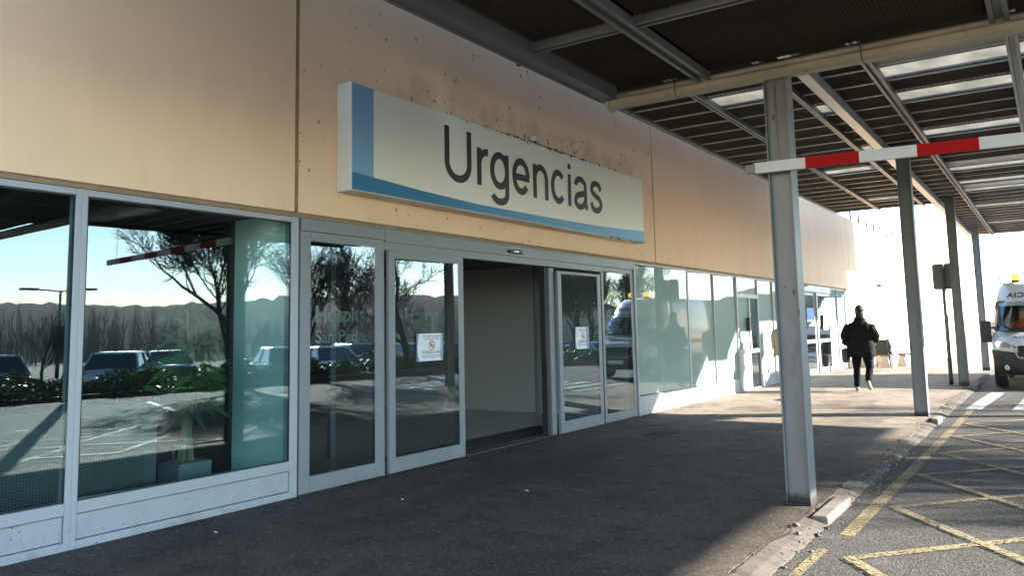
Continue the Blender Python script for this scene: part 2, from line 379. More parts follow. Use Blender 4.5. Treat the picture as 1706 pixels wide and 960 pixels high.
    for nm, c in (('silver', (0.50, 0.57, 0.63)), ('white', (0.75, 0.75, 0.74)), ('black', (0.02, 0.02, 0.024)), ('blue', (0.03, 0.07, 0.18)), ('grey', (0.20, 0.215, 0.23)), ('red', (0.32, 0.02, 0.02))):
        M['car_' + nm] = simple('car_paint_' + nm, c, 0.25, 0.1, var=0.05, coat=0.8)
    M['bar_white'] = simple('bar_white', (0.56, 0.58, 0.62), 0.5, var=0.08)
    M['bar_red'] = simple('bar_red', (0.36, 0.006, 0.009), 0.7, var=0.15, spec=0.15)
    M['sign_back'] = simple('sign_back_grey', (0.17, 0.175, 0.175), 0.5, 0.3, var=0.15)
    # people
    M['skin'] = simple('skin', (0.42, 0.25, 0.17), 0.55, var=0.1)
    M['jacket'] = simple('black_jacket', (0.011, 0.0115, 0.012), 0.9, var=0.4, scale=14, spec=0.12, bump=0.6, bscale=22)
    M['jeans'] = simple('black_jeans', (0.006, 0.0065, 0.008), 0.9, var=0.3, spec=0.12, bump=0.3)
    M['shoe'] = simple('pale_shoe', (0.20, 0.185, 0.15), 0.6)
    M['shoe_dark'] = simple('dark_shoe', (0.03, 0.03, 0.03), 0.6)
    M['hair'] = simple('grey_hair', (0.022, 0.021, 0.02), 0.8, var=0.4, scale=40, bump=0.5)
    M['hair_brown'] = simple('brown_hair', (0.10, 0.055, 0.03), 0.7, var=0.3, bump=0.4)
    M['tan_coat'] = simple('beige_coat', (0.34, 0.28, 0.19), 0.8, var=0.2, bump=0.4)
    M['white_coat'] = simple('white_uniform', (0.70, 0.70, 0.70), 0.8, var=0.05)
    M['orange'] = simple('orange_uniform', (0.75, 0.13, 0.03), 0.7, var=0.15)
    M['eye'] = simple('eye', (0.05, 0.04, 0.035), 0.2)
    M['lip'] = simple('lips', (0.33, 0.15, 0.12), 0.5)
    M['bench'] = simple('concrete_bench', (0.36, 0.34, 0.29), 0.85, var=0.2, bump=0.3)
    M['wood'] = simple('dark_wood', (0.07, 0.05, 0.035), 0.7, var=0.3)
    M['brown_seat'] = simple('dark_leatherette', (0.035, 0.03, 0.026), 0.5, var=0.3)
    M['rail'] = simple('roof_rail_metal', (0.04, 0.04, 0.04), 0.6)
    M['far_door'] = simple('pale_blue_door', (0.20, 0.40, 0.56), 0.5)
    M['iron'] = simple('cast_iron', (0.045, 0.04, 0.036), 0.6, 0.3, var=0.5, scale=20, bump=0.5)
make_materials()

# text turned into real letter meshes
def text_mb(body, size, sx=1.0, depth=0.004, spacing=1.0, mirror=False, bold=0.0):
    cu = bpy.data.curves.new('lettering', 'FONT'); cu.body = body; cu.size = size; cu.extrude = depth / 2; cu.space_character = spacing
    cu.resolution_u = 6; cu.offset = bold
    o = bpy.data.objects.new('lettering', cu); COL.objects.link(o)
    dg = bpy.context.evaluated_depsgraph_get(); me = bpy.data.meshes.new_from_object(o.evaluated_get(dg))
    vs = [(v.co.x * sx, v.co.y, v.co.z) for v in me.vertices]; fs = [tuple(p.vertices) for p in me.polygons]
    bpy.data.objects.remove(o); bpy.data.curves.remove(cu); bpy.data.meshes.remove(me)
    x0 = min(v[0] for v in vs); x1 = max(v[0] for v in vs)
    vs = [(v[0] - x0, v[1], v[2]) for v in vs]
    if mirror: vs = [((x1 - x0) - v[0], v[1], v[2]) for v in vs]
    return vs, fs, x1 - x0
def facade_text(body, y0, z0, x, size, width=None, **kw):
    """letters standing on the facade plane, reading along +y; returns MB"""
    vs, fs, w = text_mb(body, size, **kw)
    k = width / w if width else 1.0
    m = MB(); m.add([(x + v[2], y0 + v[0] * k, z0 + v[1]) for v in vs], fs); return m

# ------------------------------------------------------------------ camera
SH = 0.0
cam = bpy.data.cameras.new('camera'); camo = bpy.data.objects.new('camera', cam); COL.objects.link(camo)
r = Vector((0.8281317455469221, 0.5601458789626964, -0.020842415851243957)); u = Vector((0.07833448429779342, -0.0788329800093625, 0.9938053480599921)); f = Vector((-0.5550329004547447, 0.8246344375200151, 0.109162831901896))
m4 = Matrix(((r.x, u.x, -f.x, 0), (r.y, u.y, -f.y, 0), (r.z, u.z, -f.z, 1.5), (0, 0, 0, 1)))
camo.matrix_world = m4
cam.sensor_width = 36; cam.lens = 36 * 1331.25 / 1706; cam.shift_y = -(480 - 403.06) / 1706
cam.clip_start = 0.05; cam.clip_end = 2000
scene.camera = camo

# ------------------------------------------------------------------ light
SUN = Vector((1.0, 0.5, 0.415)).normalized()
w = bpy.data.worlds.new('World'); scene.world = w; w.use_nodes = True
nt = w.node_tree; bg = nt.nodes['Background']
sky = nt.nodes.new('ShaderNodeTexSky'); sky.sky_type = 'NISHITA'; sky.sun_disc = False
sky.sun_elevation = math.asin(SUN.z); sky.sun_rotation = math.atan2(SUN.x, SUN.y); sky.air_density = 1.0; sky.dust_density = 0.05; sky.ozone_density = 1.6
nt.links.new(sky.outputs[0], bg.inputs[0]); bg.inputs[1].default_value = 0.145
sl = bpy.data.lights.new('sun', 'SUN'); sl.energy = 5.0; sl.angle = R(0.5); sl.color = (1.0, 0.93, 0.84)
so = bpy.data.objects.new('sun', sl); COL.objects.link(so); so.rotation_euler = SUN.to_track_quat('Z', 'Y').to_euler(); so.location = (30, 15, 20)
scene.view_settings.view_transform = 'Standard'; scene.view_settings.look = 'None'; scene.view_settings.exposure = 2.8; scene.view_settings.gamma = 1
scene.cycles.use_denoising = True; scene.cycles.max_bounces = 10; scene.cycles.transparent_max_bounces = 24
scene.cycles.sample_clamp_indirect = 8

# ------------------------------------------------------------------ ground
def sheet(name, xs, ys, z, mat, kind='structure', zfun=None):
    m = MB(); n = len(ys)
    m.v = [(x, y, z + gz(x, y) + (zfun(x, y) if zfun else 0)) for x in xs for y in ys]
    for i in range(len(xs) - 1):
        for j in range(n - 1):
            m.f.append([i * n + j, (i + 1) * n + j, (i + 1) * n + j + 1, i * n + j + 1]); m.m.append(0)
    o = m.build(name, mat, fix=False); return tag(o, kind=kind)
sheet('ground', [-400, -60, -6.2, -1.62, 0, 4, 8, 9, 10, 11, 12, 14, 20, 40, 80, 400], [-200, -40, -10, 0, 8, 16, 22, 27, 32, 40, 50, 62, 90, 150, 400, 900], -0.052, M['asphalt'])
tag(bpy.data.objects['ground'], kind='structure')
# pavement with a slightly ragged, patched edge
ys = [-8 + 0.35 * i for i in range(101)] + [27.6, 32, 40, 50, 62, 80, 110, 170]
m = MB()
rag = random.Random(3)
edge = []
for y in ys:
    e = -1.74 + rag.uniform(-0.05, 0.05)
    edge.append(e)
n = len(ys)
for i, y in enumerate(ys):
    g = gz(0, y)
    m.v += [(-6.35, y, g), (-4.2, y, g), (-2.3, y, g), (edge[i], y, g - 0.006), (edge[i], y, g - 0.2)]
for i in range(n - 1):
    for k in range(4): m.f.append([i * 5 + k, i * 5 + k + 1, (i + 1) * 5 + k + 1, (i + 1) * 5 + k]); m.m.append(0)
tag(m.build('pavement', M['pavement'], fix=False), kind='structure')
# worn kerb strip between pavement and road (sloped concrete)
m = MB(); n0 = 0
yk = [-8 + 0.045 * i for i in range(1280)]
for y in yk:
    g = gz(0, y)
    e = rag.gauss(0, 0.006) + 0.012 * math.sin(y * 1.7) * math.sin(y * 0.63); h = rag.uniform(-0.005, 0.003) - (0.02 if int(y / 0.045) % 22 == 0 else 0)
    m.v += [(-1.86, y, g - 0.03), (-1.75 + e * 0.8, y, g - 0.004 + h * 0.6), (-1.66 + e * 0.6, y, g - 0.016 + h), (-1.58 + e, y, g - 0.046 + h * 0.3), (-1.55 + e, y, g - 0.12)]
for i in range(len(yk) - 1):
    for k in range(4): m.f.append([i * 5 + k, i * 5 + k + 1, (i + 1) * 5 + k + 1, (i + 1) * 5 + k]); m.m.append(0)
tag(m.build('kerb', M['kerb'], fix=False), kind='structure')
# raised kerb blocks that survive at the posts
def kerb_block(x0, x1, y0, y1, h, label):
    o = MB().box(x0, x1, y0, y1, -0.1, h).build('kerb_block', M['kerb_stone'], bevel=0.02)
    return tag(o, label, 'kerb block', 'kerb blocks left at the posts')
kerb_block(-1.70, -1.565, 6.60, 7.45, 0.012, 'broken raised kerb block at the foot of the nearest steel post')
kerb_block(-1.66, -1.56, 13.6, 14.15, 0.035, 'small pale kerb block beside the second steel post')
kerb_block(-1.74, -1.58, 20.3, 22.2, 0.03, 'long low kerb block by the third steel post and the road sign')

def strip(m, a, b, wd, z, z1=None):
    a = Vector((a[0], a[1], 0)); b = Vector((b[0], b[1], 0)); d = (b - a).normalized(); s = Vector((-d.y, d.x, 0)) * wd / 2
    P = [a - s, b - s, b + s, a + s]
    m.poly([(p.x, p.y, z + gz(p.x, p.y)) for p in P])
RZ = -0.052
m = MB(); strip(m, (-1.475, 4.3), (-1.445, 5.9), 0.07, RZ + 0.004); strip(m, (-1.385, 6.35), (-1.345, 11), 0.105, RZ + 0.004); strip(m, (-1.345, 11), (-1.32, 16.0), 0.105, RZ + 0.004)
tag(m.build('road_edge_line', M['yellow_paint'], fix=False), kind='structure')
m = MB(); m2 = MB()
Yk = [2.45, 4.1, 5.74, 7.47, 9.12, 10.72, 12.33, 13.9]
for yv in Yk:
    L = 3.2; e = 16.0
    t1 = min(L, (e - yv) / 1.14)
    strip(m, (-1.255, yv), (-1.255 + t1, yv + 1.14 * t1), 0.085, RZ + 0.008)
    strip(m2, (-1.255, yv + 0.02), (-1.255 + L, yv + 0.02 - 1.3 * L), 0.085, RZ + 0.012)
tag(m.build('hatch_markings', M['yellow_paint'], fix=False), kind='structure')
tag(m2.build('hatch_markings', M['yellow_paint'], fix=False), kind='structure')
m = MB()
for i in range(9):
    x = -1.30 + i * 0.74
    strip(m, (x, 16.25), (x + 0.18, 20.0), 0.25 if i == 0 else 0.34, RZ + 0.004)
tag(m.build('zebra_crossing', M['white_paint'], fix=False), kind='structure')
m = MB()
for yv, x0 in ((9.2, 3.2), (12.5, 3.2), (15.8, 3.2), (19.1, 3.2), (22.4, 3.2), (25.7, 3.2), (29.0, 3.2)):   # bays across the lane
    strip(m, (x0, yv), (x0 + 3.6, yv + 1.1), 0.12, RZ + 0.004)
strip(m, (3.1, 5), (3.1, 34), 0.12, RZ + 0.008)
tag(m.build('bay_markings', M['white_paint'], fix=False), kind='structure')

m = MB(); rr_ = random.Random(12)
for i in range(110):
    y = rr_.uniform(3.5, 24) if rr_.random() < 0.6 else rr_.choice([5.4, 6.2, 8.4, 9.3, 10.1, 11.4]) + rr_.gauss(0, 0.25)
    x = rr_.choice([-1.76, -1.6, -1.55]) + rr_.gauss(0, 0.035); q = rr_.choice([0.003, 0.004, 0.006, 0.009, 0.015]) * rr_.uniform(0.7, 1.3)
    zz = 0.0 if x < -1.7 else (-0.012 if x < -1.62 else -0.046)
    pts = [(x + rr_.uniform(-q, q) + dx * q, y + rr_.uniform(-q, q) + dy * q * 1.3, zz + gz(x, y) + dz) for dx, dy, dz in ((-1, -1, -.004), (1, -1, -.004), (1, 1, -.004), (-1, 1, -.004), (-.5, -.5, q * .8), (.5, -.5, q * .9), (.5, .5, q * .6), (-.5, .5, q * .8))]
    m.hexa(pts)
tag(m.build('kerb_rubble', M['kerb'], fix=False), 'crumbled concrete grit along the worn kerb edge', None, None, 'stuff')
# manholes
def manhole(x, y, rad, label):
    e = empty('manhole_cover', (x, y, 0), label, 'manhole cover')
    MB().lathe([(rad, -0.02), (rad, 0.004), (rad * 0.9, 0.006), (rad * 0.9, 0.003), (0.01, 0.003)], (x, y, 0), 28).build('cover', M['iron'], e)
    m = MB()
    for k in range(-3, 4): m.box(x - rad * 0.62, x + rad * 0.62, y + k * rad * 0.2 - 0.012, y + k * rad * 0.2 + 0.012, 0.003, 0.010)
    m.build('tread', M['iron'], e)
manhole(-4.67, 10.6, 0.30, 'round iron manhole cover in the shaded pavement near the main doors')
manhole(-4.55, 16.3, 0.22, 'small iron drain cover in the sunlit pavement behind the nearest post')

# litter and leaves
m = MB(); rl = random.Random(5)
def bit(m, x, y, z, s, flat=0.4):
    a = rl.uniform(0, 6.3); c = math.cos(a) * s; d = math.sin(a) * s; t = rl.uniform(-flat, flat) * s
    m.poly([(x - c, y - d, z + abs(t)), (x + d * 0.4, y - c * 0.4, z + 0.002), (x + c, y + d, z + abs(t) * 0.6 + 0.003), (x - d * 0.5, y + c * 0.5, z + 0.006)])
for i in range(500):
    y = rl.choice([7.6, 8.6, 9.7, 10.3]) + rl.gauss(0, 0.35) if rl.random() < 0.55 else rl.uniform(3, 17)
    x = -1.58 + rl.gauss(0, 0.09)
    bit(m, x, y, (-0.03 if x < -1.5 else -0.048) + 0.012 if x > -1.66 else 0.003, rl.uniform(0.006, 0.022))
for i in range(380):
    bit(m, rl.uniform(-5.8, -1.8), rl.uniform(2.5, 24), 0.003, rl.uniform(0.004, 0.011))
tag(m.build('leaf_litter', M['dry_leaf'], fix=False), 'scattered dry leaves and crumbs along the kerb and pavement', None, None, 'stuff')
for (x, y, s, lab) in ((-4.98, 5.55, 0.013, 'small white cigarette end on the pavement before the left door'), (-5.45, 3.95, 0.015, 'torn scrap of paper beside the left window plinth'), (-4.2, 6.4, 0.016, 'pale paper scrap alone on the dark pavement')):
    mm = MB(); mm.box(x - s, x + s, y - s * 0.35, y + s * 0.35, 0.001, 0.007); tag(mm.build('litter_scrap', M['paper']), lab, 'litter', 'scraps on the pavement')

# ------------------------------------------------------------------ hospital building
B = empty('hospital_building', (0, 0, 0), 'tan rendered hospital building with glazed entrance and white frames', 'building')
XW = -5.90; XF = -5.935; XG = -5.975
joints = [-12.0, -3.2, 5.10, 13.415, 21.75, 30.1, 38.4, 46.7, 55.0, 63.3, 71.6, 80, 94]
for a, b in zip(joints[:-1], joints[1:]):
    m = MB(); m.box(-6.3, XW, a + 0.018, b - 0.018, 2.655, 5.235)
    m.build('wall_panel', M['tan'], B, bevel=0.006)
for j in joints[1:-1]:
    m = MB(); m.box(-6.28, XW + (0.003 if j == 5.10 else -0.012), j - 0.018, j + 0.018, 2.66, 5.232); m.build('joint', M['joint'], B)
m = MB(); m.box(-6.28, XW - 0.03, -12, 94, 2.615, 2.655); m.build('drip_edge', M['tan_edge'], B)
m = MB(); m.box(-6.1, XW + 0.006, 29.3, 94, 2.606, 2.652); m.build('drip_edge', M['iron'], B)
# lower solid wall beyond the glazing
m = MB()
for a, b in ((29.3, 38.4), (38.4, 46.7), (46.7, 55.0), (55.0, 63.3), (63.3, 71.6), (71.6, 80.0), (80, 90.2), (91.9, 94)):
    m.box(-6.28, XW - 0.012, a + 0.012, b - 0.012, -2.0, 2.60)
m.build('lower_wall', M['tan'], B, bevel=0.006)
MB().box(-30, -6.32, -12, 94, 5.0, 5.06).build('roof', M['deck'], B)
MB().box(-30, -6.0, 93.6, 94.2, -2.2, 5.2).build('end_wall', M['tan'], B)
MB().box(-30, -6.0, -12.2, -11.8, -0.2, 5.2).build('end_wall', M['tan'], B)
MB().box(-30.2, -29.9, -12.2, 94.2, -2.2, 5.2).build('rear_wall', M['tan'], B)
m = MB(); m.box(-5.99, -5.985, 90.2, 91.9, -1.6, 2.62); m.build('door', M['far_door'], B)

def tilt_box(x0, x1, y0, y1, z0, z1, ang):
    t_ = math.tan(R(ang)); d = (y1 - y0) / 2 * t_
    return MB().hexa([(x0 - d, y0, z0), (x1 - d, y0, z0), (x1 + d, y1, z0), (x0 + d, y1, z0), (x0 - d, y0, z1), (x1 - d, y0, z1), (x1 + d, y1, z1), (x0 + d, y1, z1)])
# --- left picture windows: frame > pane, plinth panel
def picture_window(y0, y1, wl, wr):
    fr = MB(); fr.frame(y0, y1, 0.0, 2.612, wl, wr, 0.06, 0.05, -6.03, XF)
    fr.box(-6.03, XF - 0.001, y0 + wl, y1 - wr, 0.247, 0.333)
    fo = fr.build('window', M['white_frame'], B, bevel=0.004)
    tilt_box(-6.005, XG - 0.008, y0 + wl, y1 - wr, 0.333, 2.562, 2.2).build('pane', M['glass'], fo)
    MB().box(-6.02, XF - 0.012, y0 + wl + 0.006, y1 - wr - 0.006, 0.066, 0.241).build('plinth_panel', M['white_frame'], fo, bevel=0.003)
    g = MB(); g.frame(y0 + wl - 0.001, y1 - wr + 0.001, 0.332, 2.563, 0.012, 0.012, 0.012, 0.014, XG + 0.018, XG + 0.03)
    g.build('seal', M['rubber'], fo)
picture_window(-1.25, 1.0, 0.045, 0.045)
picture_window(1.0, 3.095, 0.045, 0.045)
picture_window(3.095, 5.165, 0.045, 0.088)
m = MB(); m.box(-6.03, XF + 0.004, 5.10, 5.165, 2.613, 2.618); m.build('flashing', M['white_frame'], B)

# --- main doors
ent = MB()
ent.box(-6.08, XF + 0.012, 5.19, 6.345, 2.492, 2.613); ent.box(-6.08, XF + 0.012, 6.349, 11.335, 2.475, 2.613); ent.box(-6.08, XF + 0.012, 11.339, 12.53, 2.475, 2.613)
ent.box(-6.05, XF, 6.345, 11.34, 2.385, 2.475)
ent.box(-6.05, XF + 0.02, 12.505, 12.55, 0, 2.475)
ent.box(-6.02, XF - 0.03, 5.165, 5.19, 0, 2.61)
ent.build('door_header', M['grey_frame'], B, bevel=0.004)
MB().box(-6.06, XF - 0.02, 5.19, 12.5, -0.01, 0.012).build('threshold', M['kerb'], B)
def glazed(name, y0, y1, z0, z1, wl, wr, wb, wt, x1, dep=0.05, glass='door_glass', mat='grey_frame', ang=2.0):
    fo = MB().frame(y0, y1, z0, z1, wl, wr, wb, wt, x1 - dep, x1).build(name, M[mat], B, bevel=0.004)
    tilt_box(x1 - dep * 0.7, x1 - dep * 0.35, y0 + wl, y1 - wr, z0 + wb, z1 - wt, ang).build('pane', M[glass], fo)
    g = MB(); g.frame(y0 + wl - 0.001, y1 - wr + 0.001, z0 + wb - 0.001, z1 - wt + 0.001, 0.011, 0.011, 0.011, 0.011, x1 - dep * 0.35, x1 - dep * 0.35 + 0.008)
    g.build('seal', M['rubber'], fo)
    return fo
side_l = glazed('side_light', 5.19, 6.345, 0.012, 2.490, 0.125, 0.145, 0.145, 0.09, XF)
glazed('sliding_door', 6.385, 7.685, 0.02, 2.383, 0.095, 0.10, 0.15, 0.085, XF + 0.032, 0.045)
MB().box(-6.05, XF - 0.02, 7.690, 7.765, 0.02, 2.380).build('door_edge', M['grey_frame'], B, bevel=0.004)
glazed('sliding_door', 9.93, 11.24, 0.014, 2.335, 0.10, 0.115, 0.165, 0.04, XF + 0.032, 0.045, ang=2.6)
m = MB(); m.box(-6.05, XF - 0.02, 9.78, 9.90, 0.014, 2.375); m.build('door_edge', M['grey_frame'], B, bevel=0.004)
m = MB(); m.box(-6.05, XF - 0.03, 9.665, 9.70, 0.014, 2.38); m.build('door_edge', M['rubber'], B)
glazed('side_light', 11.34, 12.503, 0.012, 2.472, 0.07, 0.115, 0.13, 0.07, XF, ang=2.6)
sen = MB(); sen.box(XF + 0.012, XF + 0.055, 8.69, 9.0, 2.512, 2.556)
so_ = sen.build('door_sensor', M['black_plastic'], B, bevel=0.012)
MB().box(XF + 0.055, XF + 0.057, 8.78, 8.90, 2.525, 2.54).build('lens', M['car_glass'], so_)

def etched(yc, zt, width):
    m = facade_text('Hospital', yc - width / 2, zt - 0.155, XG + 0.012, 0.21, width, depth=0.0015, bold=0.008)
    m2 = facade_text('San Pedro', yc - width / 2, zt - 0.365, XG + 0.012, 0.18, width, depth=0.0015, bold=0.003)
    m.add(m2.v, m2.f); return m
for yc, wd, zt in ((5.775, 0.74, 1.775), (7.06, 0.72, 1.765), (11.94, 0.82, 1.765)):
    m = etched(yc, zt, wd)
    o = m.build('etched_lettering', M['vinyl'], B, fix=False); o['label'] = 'frosted Hospital San Pedro lettering on the glass'

# --- frosted glazing east of the doors
def frosted(y0, y1, zb=0.30, glass='frosted', wl=0.035, wr=0.035):
    fo = MB().frame(y0, y1, -0.02, 2.612, wl, wr, 0.03, 0.035, -6.02, XF).build('window', M['white_frame'], B, bevel=0.003)
    tilt_box(-6.035, XG - 0.018, y0 + wl, y1 - wr, zb + 0.002, 2.577, 2.2).build('pane', M[glass], fo)
    MB().box(-6.01, XF - 0.006, y0 + wl, y1 - wr, 0.01, zb - 0.002).build('plinth_panel', M['white_frame'], fo, bevel=0.003)
frosted(12.56, 15.0, 0.315, wl=0.05, wr=0.055)
for a, b in ((15.0, 16.42), (16.42, 17.86), (19.46, 20.72), (20.72, 22.2), (22.2, 23.55)): frosted(a, b, wl=0.018, wr=0.018)
# side door with a dark lower light and intercom
fo = MB().frame(17.86, 19.46, -0.02, 2.612, 0.07, 0.07, 0.05, 0.035, -6.02, XF + 0.01).build('side_door', M['white_frame'], B, bevel=0.003)
m = MB(); m.box(-6.0, XF + 0.008, 17.93, 19.39, 2.12, 2.21); m.box(-6.0, XF + 0.008, 17.93, 19.39, 0.84, 0.93); m.box(-6.0, XF + 0.008, 18.72, 18.80, 0.93, 2.12); m.build('rail', M['white_frame'], fo)
MB().box(-6.0, XG + 0.02, 17.93, 18.72, 0.93, 2.12).build('pane', M['frosted'], fo)
MB().box(-6.0, XG + 0.02, 18.80, 19.39, 0.03, 0.84).build('pane', M['car_glass'], fo)
MB().box(-6.0, XG + 0.02, 18.80, 19.39, 0.93, 2.12).build('pane', M['glass'], fo)
MB().box(-6.0, XG + 0.02, 17.93, 18.80, 0.03, 0.84).build('plinth_panel', M['white_frame'], fo)
MB().box(-6.0, XG + 0.02, 17.93, 19.39, 2.21, 2.577).build('pane', M['frosted'], fo)
MB().box(-5.95, XF + 0.05, 18.56, 18.66, 1.35, 1.66).build('intercom', M['black_plastic'], fo, bevel=0.01)
# second automatic entrance further along
m = MB(); m.box(-6.05, XF + 0.06, 23.55, 26.85, 2.42, 2.612); m.build('door_header', M['white_frame'], B, bevel=0.005)
glazed('sliding_door', 23.62, 25.12, 0.0, 2.415, 0.10, 0.12, 0.16, 0.09, XF - 0.02, 0.05, mat='white_frame')
glazed('sliding_door', 25.14, 26.80, 0.0, 2.415, 0.12, 0.12, 0.16, 0.09, XF + 0.03, 0.05, mat='white_frame')
m = MB(); m.box(XF - 0.018, XF + 0.0, 23.70, 25.0, 0.92, 1.02); m.box(XF + 0.032, XF + 0.05, 25.26, 26.68, 0.92, 1.02); m.build('push_rail', M['white_frame'], B)
MB().box(XF + 0.06, XF + 0.10, 23.7, 24.0, 2.56, 2.60).build('door_sensor', M['black_plastic'], B)
for a, b in ((26.85, 28.05), (28.05, 29.28)): frosted(a, b, wl=0.02, wr=0.02)
o = MB().box(XF + 0.001, XF + 0.004, 24.0, 24.85, 1.55, 1.95).build('blue_notice', M['blue_poster']); tag(o, 'blue poster on the left leaf of the far automatic door', 'poster')
o = MB().box(XF + 0.052, XF + 0.055, 25.75, 26.35, 1.30, 1.75).build('paper_notice', M['paper']); tag(o, 'plain white sheet on the right leaf of the far automatic door', 'notice')

# --- interior
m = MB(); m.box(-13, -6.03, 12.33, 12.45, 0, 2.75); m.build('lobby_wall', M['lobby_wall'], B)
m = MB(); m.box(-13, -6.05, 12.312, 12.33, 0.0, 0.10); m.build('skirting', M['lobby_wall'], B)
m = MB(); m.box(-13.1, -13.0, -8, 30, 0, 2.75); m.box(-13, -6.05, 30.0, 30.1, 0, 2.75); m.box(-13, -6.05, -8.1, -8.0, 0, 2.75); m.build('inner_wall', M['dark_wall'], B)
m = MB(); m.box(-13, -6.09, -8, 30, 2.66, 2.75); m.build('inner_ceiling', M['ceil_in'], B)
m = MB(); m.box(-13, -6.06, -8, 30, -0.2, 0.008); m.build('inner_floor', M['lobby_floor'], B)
m = MB(); m.box(-6.75, -6.09, 7.0, 10.6, 0.009, 0.016); m.build('entrance_mat', M['mat_dark'], B)
m = MB(); m.box(-6.85, -6.06, 5.13, 5.18, 0.008, 2.66); m.build('partition', M['inner_white'], B)
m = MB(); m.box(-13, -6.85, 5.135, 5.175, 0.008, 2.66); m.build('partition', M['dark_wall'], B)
m = MB(); m.box(-7.35, -7.25, 6.3, 12.3, 0.008, 2.66); 
# inner lobby screen seen through the left door leaves
for ya in (6.2, 6.9, 11.6): MB().box(-7.4, -7.34, ya, ya + 0.08, 0.008, 2.66).build('inner_screen_post', M['grey_frame'], B)

def ceiling_lamp(x, y, st, label):
    e = empty('ceiling_lamp', (x, y, 2.655), label, 'ceiling lamp')
    MB().box(x - 0.62, x + 0.62, y - 0.17, y + 0.17, 2.61, 2.655).build('housing', M['sign_body'], e)
    MB().box(x - 0.58, x + 0.58, y - 0.13, y + 0.13, 2.604, 2.609).build('diffuser', M[st], e)
for nm, v in (('fill_lamp', 2.2), ('lamp_b', 3.0)):
    t = NT('lit_diffuser'); e_ = t.n('ShaderNodeEmission'); e_.inputs[0].default_value = (1.0, 0.97, 0.9, 1); e_.inputs[1].default_value = v; M[nm] = t.done(e_.outputs[0])
e = empty('ceiling_lamp', (-6.23, 4.1, 2.655), 'added unseen strip lamp that brightens the partition behind the left window', 'ceiling lamp')  # unseen fill lamp added to brighten the partition
MB().box(-6.33, -6.13, 3.2, 5.0, 2.63, 2.655).build('housing', M['sign_body'], e)
MB().box(-6.31, -6.15, 3.22, 4.98, 2.622, 2.628).build('diffuser', M['fill_lamp'], e)
ceiling_lamp(-9.4, 7.4, 'lamp_b', 'lit ceiling lamp inside the lobby, glimpsed through the door glass')
cab = empty('radiator_cabinet', (-6.62, 3.4, 0), 'grey perforated radiator cabinet behind the left window', 'cabinet')
m = MB(); m.box(-6.85, -6.52, 1.2, 4.12, 0.10, 0.95); m.build('case', M['cabinet'], cab, bevel=0.01)
m = MB(); m.box(-6.519, -6.515, 3.2, 3.95, 0.72, 0.86); m.box(-6.519, -6.515, 1.3, 4.0, 0.16, 0.55); m.build('grille', M['perf'], cab)
m = MB(); m.box(-6.80, -6.56, 1.3, 4.0, 0.009, 0.10); m.build('base', M['black_plastic'], cab)
# indoor plant
pl = empty('indoor_plant', (-6.75, 4.55, 0.008), 'tall leafy indoor plant on canes behind the left window glass', 'plant')
m = MB(); m.box(-6.92, -6.58, 4.38, 4.72, 0.008, 0.36); m.build('pot', M['pot'], pl, bevel=0.015)
m = MB(); rp = random.Random(2); tops = []
for k in range(9):
    a = rp.uniform(0, 6.28); x0, y0 = -6.75 + rp.uniform(-.08, .08), 4.55 + rp.uniform(-.08, .08)
    x1, y1, z1 = x0 + 0.22 * math.cos(a), y0 + 0.22 * math.sin(a), rp.uniform(1.2, 1.95)
    m.tube([(x0, y0, 0.3), ((x0 * 2 + x1) / 3, (y0 * 2 + y1) / 3, 0.9), (x1, y1, z1)], [0.012, 0.009, 0.006], 5); tops.append((x1, y1, z1))
m.build('stem', M['cane'], pl)
m = MB()
for (x, y, z) in tops:
    for k in range(34):
        a = rp.uniform(0, 6.28); el = rp.uniform(-0.7, 0.9); L = rp.uniform(0.16, 0.34); zz = z - rp.uniform(0, 0.5)
        d = Vector((math.cos(a) * math.cos(el), math.sin(a) * math.cos(el), math.sin(el))); s = d.cross(Vector((0, 0, 1))).normalized() * 0.014
        p = Vector((x, y, zz)); q = p + d * L * 0.55; e = p + d * L - Vector((0, 0, L * 0.35))
        if min(p.x, q.x, e.x) < -7.4 or max(q.x, e.x) > -6.08 or max(q.y, e.y) > 5.1: continue
        m.add([p, q - s, e, q + s], [(0, 1, 2), (0, 2, 3)])
m.build('leaves', M['palm_leaf'], pl, fix=False)
ch = empty('waiting_chair', (-7.3, 4.45, 0.008), 'dark waiting room chair behind the radiator cabinet', 'chair')
m = MB(); m.box(-7.55, -7.05, 4.2, 4.7, 0.42, 0.48); m.build('seat', M['black_plastic'], ch, bevel=0.01)
m = MB(); m.hexa([(-7.52, 4.16, .5), (-7.08, 4.16, .5), (-7.08, 4.2, .5), (-7.52, 4.2, .5), (-7.52, 4.04, .95), (-7.08, 4.04, .95), (-7.08, 4.08, .95), (-7.52, 4.08, .95)]); m.build('backrest', M['black_plastic'], ch)
for dx in (-7.52, -7.1):
    for dy in (4.23, 4.66): MB().tube([(dx, dy, 0.008), (dx, dy, 0.42)], 0.014, 6).build('leg', M['steel'], ch)

